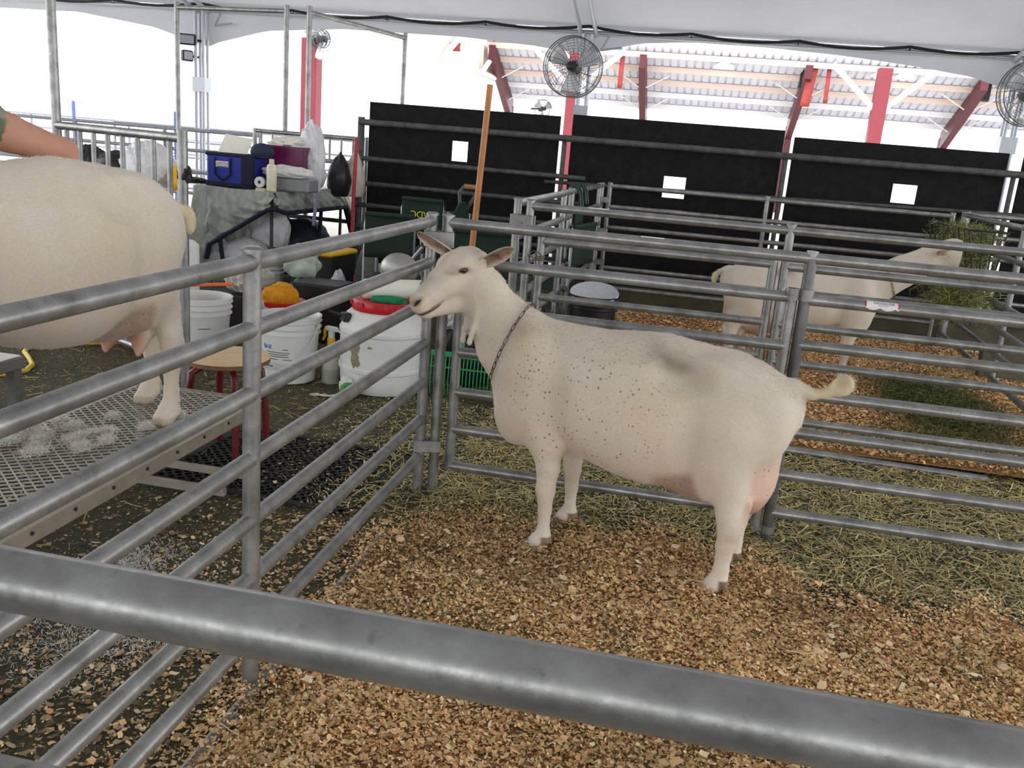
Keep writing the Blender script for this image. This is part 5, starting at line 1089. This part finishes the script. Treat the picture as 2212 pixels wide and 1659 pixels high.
bag('shopping_bag', (-3.55, 8.12, TZ+.14), (.15, .15, .18), 56, BAGW, 'white shopping bag with a red edge slumped on the table', .15, .6)
o = MB().path([(-3.68, 7.98, TZ+.15), (-3.62, 7.97, TZ+.23), (-3.56, 8.02, TZ+.29)], .012, n=6, flat=.3).build('bag_edge', RB); tag(o, 'red printed edge on the slumped shopping bag', 'print')
bag('black_sack', (-3.36, 8.38, TZ+.11), (.12, .14, .24), 57, BAGK, 'black sack leaning against the white shopping bag', .15, .7); bag('beige_sack', (-3.25, 8.50, TZ+.12), (.10, .12, .25), 58, simple('beige_sack', srgb(200, 192, 178), .8), 'beige sack behind the black sack on the table', .12, .6)
rib = empty('award_ribbon', (-3.30, 7.62, .60), 0, 'lilac award ribbon hanging off the table edge', 'ribbon'); LIL = simple('lilac_satin', srgb(178, 160, 206), .5); MB().grid(lambda u, v: V(.02+.006*math.sin(v*5), (u-.5)*.075, .25-.28*v), 4, 10).build('tail', LIL, rib, solid=.002); MB().lathe([(.001, .008), (.035, .006), (.042, 0), (.035, -.006)], (.02, 0, .25), n=20, R=Matrix.Rotation(math.pi/2, 3, 'Y')).build('rosette', LIL, rib)
bag('dark_bridle', (-4.28, 7.3, TZ+.03), (.14, .08, .03), 59, BLACKPL, 'coil of black straps at the table end', .3, cat='strap')
# scoop with red handle, folded canvas
sc_ = empty('scoop', (-2.93, 7.62, 0), 0, 'red long handled scoop leaning on the black wall end', 'scoop'); RH = simple('red_handle', srgb(170, 26, 34), .45); MB().tube((0, 0, .18), (-.0, .05, 1.36), .016, n=10).build('handle', RH, sc_); MB().box((-.01, -.06, .10), (.20, .22, .02), Matrix.Rotation(.5, 3, 'X'), bev=.006).build('blade', RH, sc_, smooth=False); m = MB()
for s in (-1, 1): m.box((s*.095, -.05, .13), (.012, .2, .08), Matrix.Rotation(.5, 3, 'X'))
m.build('side_wall', RH, sc_, smooth=False)
bag('grey_cover', (-2.45, 6.75, .28), (.10, .10, .34), 60, simple('grey_canvas', srgb(120, 124, 120), .85), 'grey canvas cover hanging beside the scoop', .12, .5, cat='cover')
# ================================================================ GREEN FOLDING CHAIRS
GCAN = simple('dark_green_canvas', srgb(22, 44, 34), .85, var=.2, bump=.2); CHT = simple('chair_tube', srgb(150, 154, 158), .35, .7); YPR = simple('yellow_print', srgb(214, 206, 60), .7)
def director_chair(loc, rz, label, text=None, tilt=0.0, arm=False, w_=.27, ts=.075):
    e = empty('folding_chair', loc, rz, label, 'chair', 'green folding chairs'); d_, hs, ht = .22, .44, .88
    for s in (-1, 1):
        MB().path([(s*w_, -d_, 0), (s*w_, -d_, ht-.06), (s*(w_-.015), -d_, ht), (s*(w_-.05), -d_-.01, ht+.015)], .0125, n=8).build('back_leg', CHT, e)
        MB().path([(s*w_, d_, 0), (s*w_, d_, .60), (s*w_, d_-.04, .64), (s*w_, -d_, .64)], .0125, n=8).build('front_leg', CHT, e)
        MB().box((s*w_, 0, .655), (.05, .40, .022), bev=.006).build('armrest', GCAN if not arm else simple('wood_arm', srgb(150, 118, 78), .6), e, smooth=False)
        MB().tube((s*w_, -d_, .06), (s*w_, d_, .06), .010, n=8).build('foot_rail', CHT, e)
    MB().tube((-w_, -.02, .03), (w_, -.02, hs), .010, n=8).build('cross_brace', CHT, e); MB().tube((w_, .02, .03), (-w_, .02, hs), .010, n=8).build('cross_brace', CHT, e)
    MB().grid(lambda u, v: V((u-.5)*2*w_, (v-.5)*2*d_, hs-.025*math.sin(u*math.pi)), 12, 6).build('seat', GCAN, e, solid=.006)
    bk = MB().grid(lambda u, v: V((u-.5)*2*w_, -d_-.014+.02*math.sin(u*math.pi), .60+(ht-.58)*v), 12, 6).build('backrest', GCAN, e, solid=.006); MB().tube((-w_, -d_-.012, ht+.01), (w_, -d_-.012, ht+.01), .016, n=8).build('top_roll', GCAN, e)
    if text: lettering('back_print', text, ts, YPR, bk, lambda x, y, z: V(x, -d_-.022-z, .78+y), mirror=True)
    return e
director_chair((-1.985, 6.0, 0), .15, 'green canvas folding chair with chrome tubes nearest the drum', w_=.165)
director_chair((-1.90, 6.62, .08), -.06, 'green folding chair whose backrest shows yellow letters in reverse', 'LVDC', w_=.16, ts=.07)
fc = empty('folded_chair', (-1.62, 6.42, .0), .35, 'folded green chair slung by its wooden grip, yellow letters on it', 'chair', 'green folding chairs'); m = MB()
m.add([(-.24, -.03, .55), (.12, -.03, .62), (.02, -.035, .98), (-.02, -.035, .98), (-.24, .05, .55), (.12, .05, .62), (.02, .04, .98), (-.02, .04, .98)], [(0, 1, 2, 3), (5, 4, 7, 6), (1, 5, 6, 2), (4, 0, 3, 7), (3, 2, 6, 7), (0, 4, 5, 1)]); cvx = m.build('canvas', GCAN, fc, smooth=False)
MB().path([(-.02, 0, .95), (-.03, 0, 1.05), (.0, 0, 1.09), (.08, 0, 1.09), (.11, 0, 1.07), (.03, 0, .93)], .014, n=8).build('frame_loop', PIPE_D, fc); MB().tube((0, 0, 1.092), (.085, 0, 1.09), .019, n=10).build('wooden_grip', simple('wood_arm', srgb(150, 118, 78), .6), fc); lettering('back_print', 'LVDC', .075, YPR, cvx, lambda x, y, z: V(x*.75-.02-y*.2, -.037-z, .78+y-x*.35), mirror=True)
for s in (-.2, .1): MB().tube((s, .01, .02), (s*.5, .01, .9), .011, n=8).build('tube_leg', CHT, fc)
director_chair((-1.22, 5.48, -.02), .05, 'low green folding chair standing across behind the bedding fork').scale = (.85, .9, 1.02)
director_chair((-.95, 6.55, 0), 1.4, 'green folding chair with yellow print facing the side panel', 'LVDC')
pn = empty('metal_pan', (-1.82, 5.62, .50), 0, 'dented aluminium pan hooked on the folding chair tube', 'pan'); ALP = simple('dented_aluminium', srgb(176, 176, 170), .4, .6, var=.2, scale=9, bump=.3); MB().sphere((0, 0, .06), .13, 28, 14, (1, .55, .85)).build('bowl', ALP, pn); MB().tube((.08, 0, .13), (.15, 0, .22), .012, n=8).build('grip', ALP, pn)
# coat hangers on the side panel, clamp on the left rail
HGR = simple('dark_green_tube', srgb(18, 50, 44), .4)
for k, y in enumerate((6.42, 6.55, 6.75, 6.88)):
    m = MB(); m.path([(-.05, 0, -.11), (-.045, 0, -.02), (-.02, 0, .032), (.02, 0, .032), (.045, 0, -.02), (.06, 0, -.11)], .009, n=7); o = m.build('hook_strap', HGR); o.location = (-.823, y, 1.135); tag(o, 'dark green tube hook looped over the side panel top rail', 'hook', 'hooks on the side panel')
o = MB().box((-.823+.03, 6.64, .94), (.012, .46, .22), bev=.004).build('green_board', GCAN, smooth=False); tag(o, 'dark green canvas panel hanging inside the side panel', 'canvas')
# ================================================================ HAY RACK
WIRE = simple('black_wire', (.02, .02, .022), .5); hr = empty('hay_rack', (2.07, 7.42, 0), .06, 'black wire hay rack overflowing with green hay', 'rack')
def ring(z, w_, d0, d1): return [(w_, d0, z), (-w_, d0, z), (-w_, d1, z), (w_, d1, z)]
m = MB(); zt, zb = 1.085, .68; xw, yl = .13, .46
for a, b in (((-xw, -yl, zt), (xw, -yl, zt)), ((-xw, yl, zt), (xw, yl, zt)), ((-xw, -yl, zt), (-xw, yl, zt)), ((xw, -yl, zt), (xw, yl, zt)), ((-.03, -yl, zb), (-.03, yl, zb)), ((.10, -yl, zb), (.10, yl, zb)), ((-.03, -yl, zb), (.1, -yl, zb)), ((-.03, yl, zb), (.1, yl, zb))): m.tube(a, b, .007, n=6)
m.tube((-xw, -yl, zt), (-.03, -yl, zb), .006, n=6); m.tube((-xw, yl, zt), (-.03, yl, zb), .006, n=6); m.build('frame_wire', WIRE, hr)
for k in range(9):
    y = -yl+k*2*yl/8; MB().tube((-xw, y, zt), (-.03, y, zb), .0055, n=6).build('bar', WIRE, hr)
for k in range(4):
    x = -xw+k*2*xw/3
    for y in (-yl, yl): MB().tube((x, y, zt), (x*.4+.035, y, zb), .0055, n=6).build('bar', WIRE, hr)
N = 9000; rg = np.random.default_rng(130); t_ = rg.random(N); p_ = np.column_stack([2.08+rg.normal(0, .055, N)*(.6+t_), 7.42+(rg.random(N)-.5)*.86, .62+.48*t_]); low = rg.random(N) < .35; p_[low] = np.column_stack([2.06+rg.normal(0, .10, low.sum()), 7.2+rg.normal(0, .24, low.sum()), .44+.30*rg.random(low.sum())])
HAYC = palette(N, [(124, 136, 80), (98, 108, 58), (160, 164, 106), (72, 80, 42), (190, 188, 130)], [4, 4, 3, 2, 2], 131)
def hay3d(name, P, L0, wd, cols, mat, label, seed):
    rg = np.random.default_rng(seed); n = len(P); d = rg.normal(0, 1, (n, 3)); d[:, 2] *= .8; d /= np.linalg.norm(d, axis=1)[:, None]; s_ = np.cross(d, rg.normal(0, 1, (n, 3))); s_ /= np.linalg.norm(s_, axis=1)[:, None]+1e-9; L = (L0*(.4+rg.random(n)))[:, None]; bend = np.cross(d, s_)*L*.25*(rg.random((n, 1))-.5); V_ = []
    for t in (-.5, 0, .5):
        for q_ in (-.5, .5): V_.append(P+d*L*t+bend*(1-4*t*t)+s_*wd*q_)
    V_ = np.stack(V_, 1).reshape(-1, 3); b = np.arange(n)[:, None]*6; F = np.concatenate([b+np.array([[0, 2, 3, 1]]), b+np.array([[2, 4, 5, 3]])]); o = mesh_np(name, V_, F, mat, None, np.repeat(cols, 6, 0)); tag(o, label, 'hay', kind='stuff'); return o
hay3d('hay', p_, .10, .0034, HAYC, STALKM, 'tangled green hay filling and hanging from the wire rack', 132)
# ================================================================ FANS, FLOODLIGHTS
GUARD = simple('fan_guard_wire', srgb(92, 94, 96), .5, .5); BLADE = simple('fan_blade', srgb(190, 194, 198), .3, .4)
def fan(loc, rz, label, r=.375, arm=.2, tilt=0.0):
    e = empty('wall_fan', loc, rz, label, 'fan', 'big drum fans'); e.rotation_euler = (tilt, 0, rz); Rx = Matrix.Rotation(math.pi/2, 3, 'X')
    for nm, y0, dome in (('front_guard', -.10, -.06), ('rear_guard', .08, .04)):
        m_ = MB()
        for k in range(20):
            a = 2*math.pi*k/20; pts = [V(rr*math.cos(a+.35*(rr/r)), y0+dome*(1-(rr/r)**2), rr*math.sin(a+.35*(rr/r))) for rr in (.055, .16, .27, r)]; m_.path(pts, .0028, n=4)
        for j in range(9):
            rr = .075+j*(r-.08)/8.5; m_.path([V(rr*math.cos(2*math.pi*k/40), y0+dome*(1-(rr/r)**2), rr*math.sin(2*math.pi*k/40)) for k in range(40)], .0018, n=4, closed=True)
        m_.path([V(r*math.cos(2*math.pi*k/48), y0, r*math.sin(2*math.pi*k/48)) for k in range(48)], .007, n=6, closed=True); m_.build(nm, GUARD, e)
    MB().lathe([(r, -.02), (r+.004, -.02), (r+.004, .02), (r, .02), (r, -.02)], n=48, R=Rx).build('rim_band', GUARD, e)
    MB().lathe([(.001, .175), (.045, .172), (.058, .16), (.058, .145), (.001, .145)], n=28, R=Rx).build('badge_disc', BLACKPL, e)
    for k in range(3):
        a0 = 2*math.pi*k/3+.5
        def bl_(u, v): rr = .06+.29*v; a = a0+(u-.5)*(1.0-.25*v); return V(rr*math.cos(a), -.02+.05*(u-.5), rr*math.sin(a))
        MB().grid(bl_, 8, 6).build('blade', BLADE, e, solid=.003)
    MB().lathe([(.001, -.16), (.085, -.15), (.09, -.06), (.06, -.02), (.06, .05), (.001, .05)], n=24, R=Rx).build('motor', BLACKPL, e); MB().tube((0, .12, 0), (0, .12+arm, 0), .03, n=8).build('bracket', BLACKPL, e); return e
fan((-1.72, 12.20, 2.455), math.radians(-6), 'big round drum fan with wire guard on the middle tent leg', arm=.16)
fan((3.82, 12.20, 2.50), math.radians(10), 'big round drum fan cut off by the frame edge on the next tent leg', arm=.16)
fan((-6.80, 15.85, 2.96), math.radians(60), 'small dark fan on the lone red column', r=.15, arm=.1); fan((-5.1, 29.9, 2.65), math.radians(40), 'small fan on the far red shed column', r=.28, arm=.6)
for k, (z, rz) in enumerate(((2.50, .4), (2.28, .9))):
    e = empty('floodlight', (-7.34, 12.40, z), rz, ['black floodlight clamped on the tent leg, upper one', 'black floodlight clamped on the tent leg, lower one'][k], 'lamp', 'floodlights on the tent leg'); MB().box((0, 0, 0), (.26 if k == 0 else .16, .10, .15), bev=.015).build('housing', BLACKPL, e, smooth=False); MB().box((-.0, -.052, 0), (.2 if k == 0 else .12, .006, .11)).build('glass', simple('lamp_glass', srgb(150, 156, 164), .15), e, smooth=False); MB().tube((.08, 0, 0), (.2, .06, 0), .018, n=8).build('bracket', BLACKPL, e)
# clutter seen through the bars behind the goat
bag('black_sack', (-4.66, 6.45, .98), (.13, .12, .17), 61, BAGK, 'black bag on the crate stack seen between the gate bars', .15); bag('black_sack', (-4.42, 6.4, .97), (.16, .12, .15), 62, BAGK, 'flat black bag next to the white bundle behind the bars', .12); bag('white_bundle', (-4.12, 6.4, 1.02), (.22, .16, .20), 63, BAGW, 'white wrapped bundle seen between the gate bars', .14)
o = MB().box((-4.50, 6.5, .43), (.66, .5, .86), bev=.02).build('crate_stack', simple('pale_crate', srgb(196, 196, 200), .7), smooth=False); tag(o, 'pale crate stack carrying the bags behind the bars', 'crate')
bag('yellow_pack', (-3.83, 6.3, .95), (.06, .06, .10), 64, YEL, 'small yellow and black pack beside the white bundle', .1, cat='pack')
o = MB().lathe([(.001, 0), (.035, 0), (.035, .14), (.014, .18), (.014, .21), (.001, .21)], n=16).build('red_can', REDPL); o.location = (-4.16, 7.42, TZ+.012); tag(o, 'small red and white can left of the blue box', 'can')
# ================================================================ PERSON  (mostly outside the frame; bare arm over the goat's back)
SK = Field((-.42, -.52, -.02), (.60, .78, 1.80), .014)
# local origin on the floor between the feet; x towards the goat, y along the stand
S1 = (.13, .19, 1.37); EL = (.27, .54, 1.255); WR = (.42, .36, 1.06)
SK.ell((.0, 0, 1.02), (.13, .18, .16), .06); SK.ell((.03, 0, 1.24), (.125, .185, .20), .07); SK.ell((.07, 0, 1.36), (.10, .17, .09), .05); SK.ell((-.02, 0, .93), (.14, .18, .12), .06)
for s in (-1, 1): SK.chain([(-.01, s*.09, .92), (.015, s*.10, .50), (-.02, s*.105, .10)], [.095, .066, .046], .04); SK.chain([(-.03, s*.105, .05), (.12, s*.115, .035)], [.045, .036], .03)
SK.chain([S1, tuple((S1[i]+EL[i])/2+(.0, .0, .0)[i] for i in range(3)), EL], [.072, .062, .047], .045); SK.chain([EL, tuple(EL[i]*.5+WR[i]*.5 for i in range(3)), WR], [.046, .043, .030], .03)
S2 = (.12, -.19, 1.37); E2 = (.33, -.30, 1.24); W2_ = (.46, -.12, 1.16); SK.chain([S2, E2], [.07, .047], .045); SK.chain([E2, W2_], [.045, .030], .03)
for wr, d in ((WR, np.array([.6, -.35, -.6])), (W2_, np.array([.5, .5, -.5]))):
    d = d/np.linalg.norm(d); wv = np.array(wr); sd = np.cross(d, [0, 0, 1.]); sd /= np.linalg.norm(sd); SK.chain([wv, wv+d*.045, wv+d*.085], [.030, .036, .034], .015)
    for k in range(4): b_ = wv+d*.08+sd*(k-1.5)*.021; L_ = (.07, .082, .078, .062)[k]; SK.chain([b_, b_+d*L_*.5+np.array([0, 0, -.004]), b_+d*L_+np.array([0, 0, -.018])], [.0115, .0105, .009], .004)
    SK.chain([wv+d*.03+sd*.03, wv+d*.06+sd*.06, wv+d*.09+sd*.068], [.015, .012, .010], .01)
SK.chain([(.08, 0, 1.42), (.11, 0, 1.50)], [.062, .056], .03); SK.ell((.135, 0, 1.60), (.095, .077, .118), .03); SK.ell((.235, 0, 1.58), (.022, .016, .028), .02); SK.ell((.19, 0, 1.50), (.04, .04, .03), .03)
for s in (-1, 1): SK.ell((.13, s*.08, 1.585), (.022, .012, .032), .01)
Vp, Qp = SK.mesh(); x, y, z = Vp.T; cp = np.repeat(np.array(srgb(196, 146, 122)[:3])[None], len(Vp), 0); tors = (z > .86)*(z < 1.44)*(x < .25)*(np.abs(y) < .29)
seg = np.clip(((Vp-np.array(S1))@(np.array(EL)-np.array(S1)))/np.sum((np.array(EL)-np.array(S1))**2), -1, 2); dd = np.linalg.norm(Vp-np.array(S1)-seg[:, None]*(np.array(EL)-np.array(S1)), axis=1); sleeve = (seg < .40)*(dd < .11)
seg2 = np.clip(((Vp-np.array(S2))@(np.array(E2)-np.array(S2)))/np.sum((np.array(E2)-np.array(S2))**2), -1, 2); dd2 = np.linalg.norm(Vp-np.array(S2)-seg2[:, None]*(np.array(E2)-np.array(S2)), axis=1); sleeve |= (seg2 < .40)*(dd2 < .11)
arm = (dd < .10)*(seg >= .40); tors = (tors | sleeve) & ~arm; camo = vnoise(Vp, 22, 140); shirt = np.where(camo[:, None] > .55, np.array(srgb(150, 146, 128)[:3]), np.array(srgb(104, 104, 88)[:3])); cp[tors] = shirt[tors]; leg_ = (z < .90)*(z > .07); cp[leg_] = np.array(srgb(34, 40, 62)[:3]); cp[z <= .07] = np.array(srgb(40, 34, 30)[:3]); hair = (z > 1.62)*(x < .17) | (z > 1.69); cp[hair & (z > 1.5)] = np.array(srgb(60, 42, 30)[:3])
for s in (-1, 1): e_ = np.linalg.norm((Vp-np.array([.215, s*.033, 1.605]))/np.array([.02, .014, .008]), axis=1) < 1; cp[e_] = np.array(srgb(40, 34, 34)[:3])
cp[(np.abs(z-1.535) < .006)*(x > .19)*(np.abs(y) < .026)] = np.array(srgb(160, 90, 84)[:3]); Nn = normals_of(Vp, Qp); cl = tors | leg_; Vp = Vp+Nn*(cl[:, None]*(.008+.005*vnoise(Vp, 14, 141)[:, None])); 
PM = NT('person_skin_and_cloth'); a = PM.node('ShaderNodeVertexColor', layer_name='Col').outputs[0]; PM.set(col=a, rough=.6, spec=.3); PM = PM.mat
pe = empty('person', (-2.40, 2.26, 0), 0, 'person in a camouflage sleeve reaching a bare arm over the goat on the stand', 'person'); pb = mesh_np('body', Vp, Qp, PM, pe, cp.astype(np.float32), smooth=True)
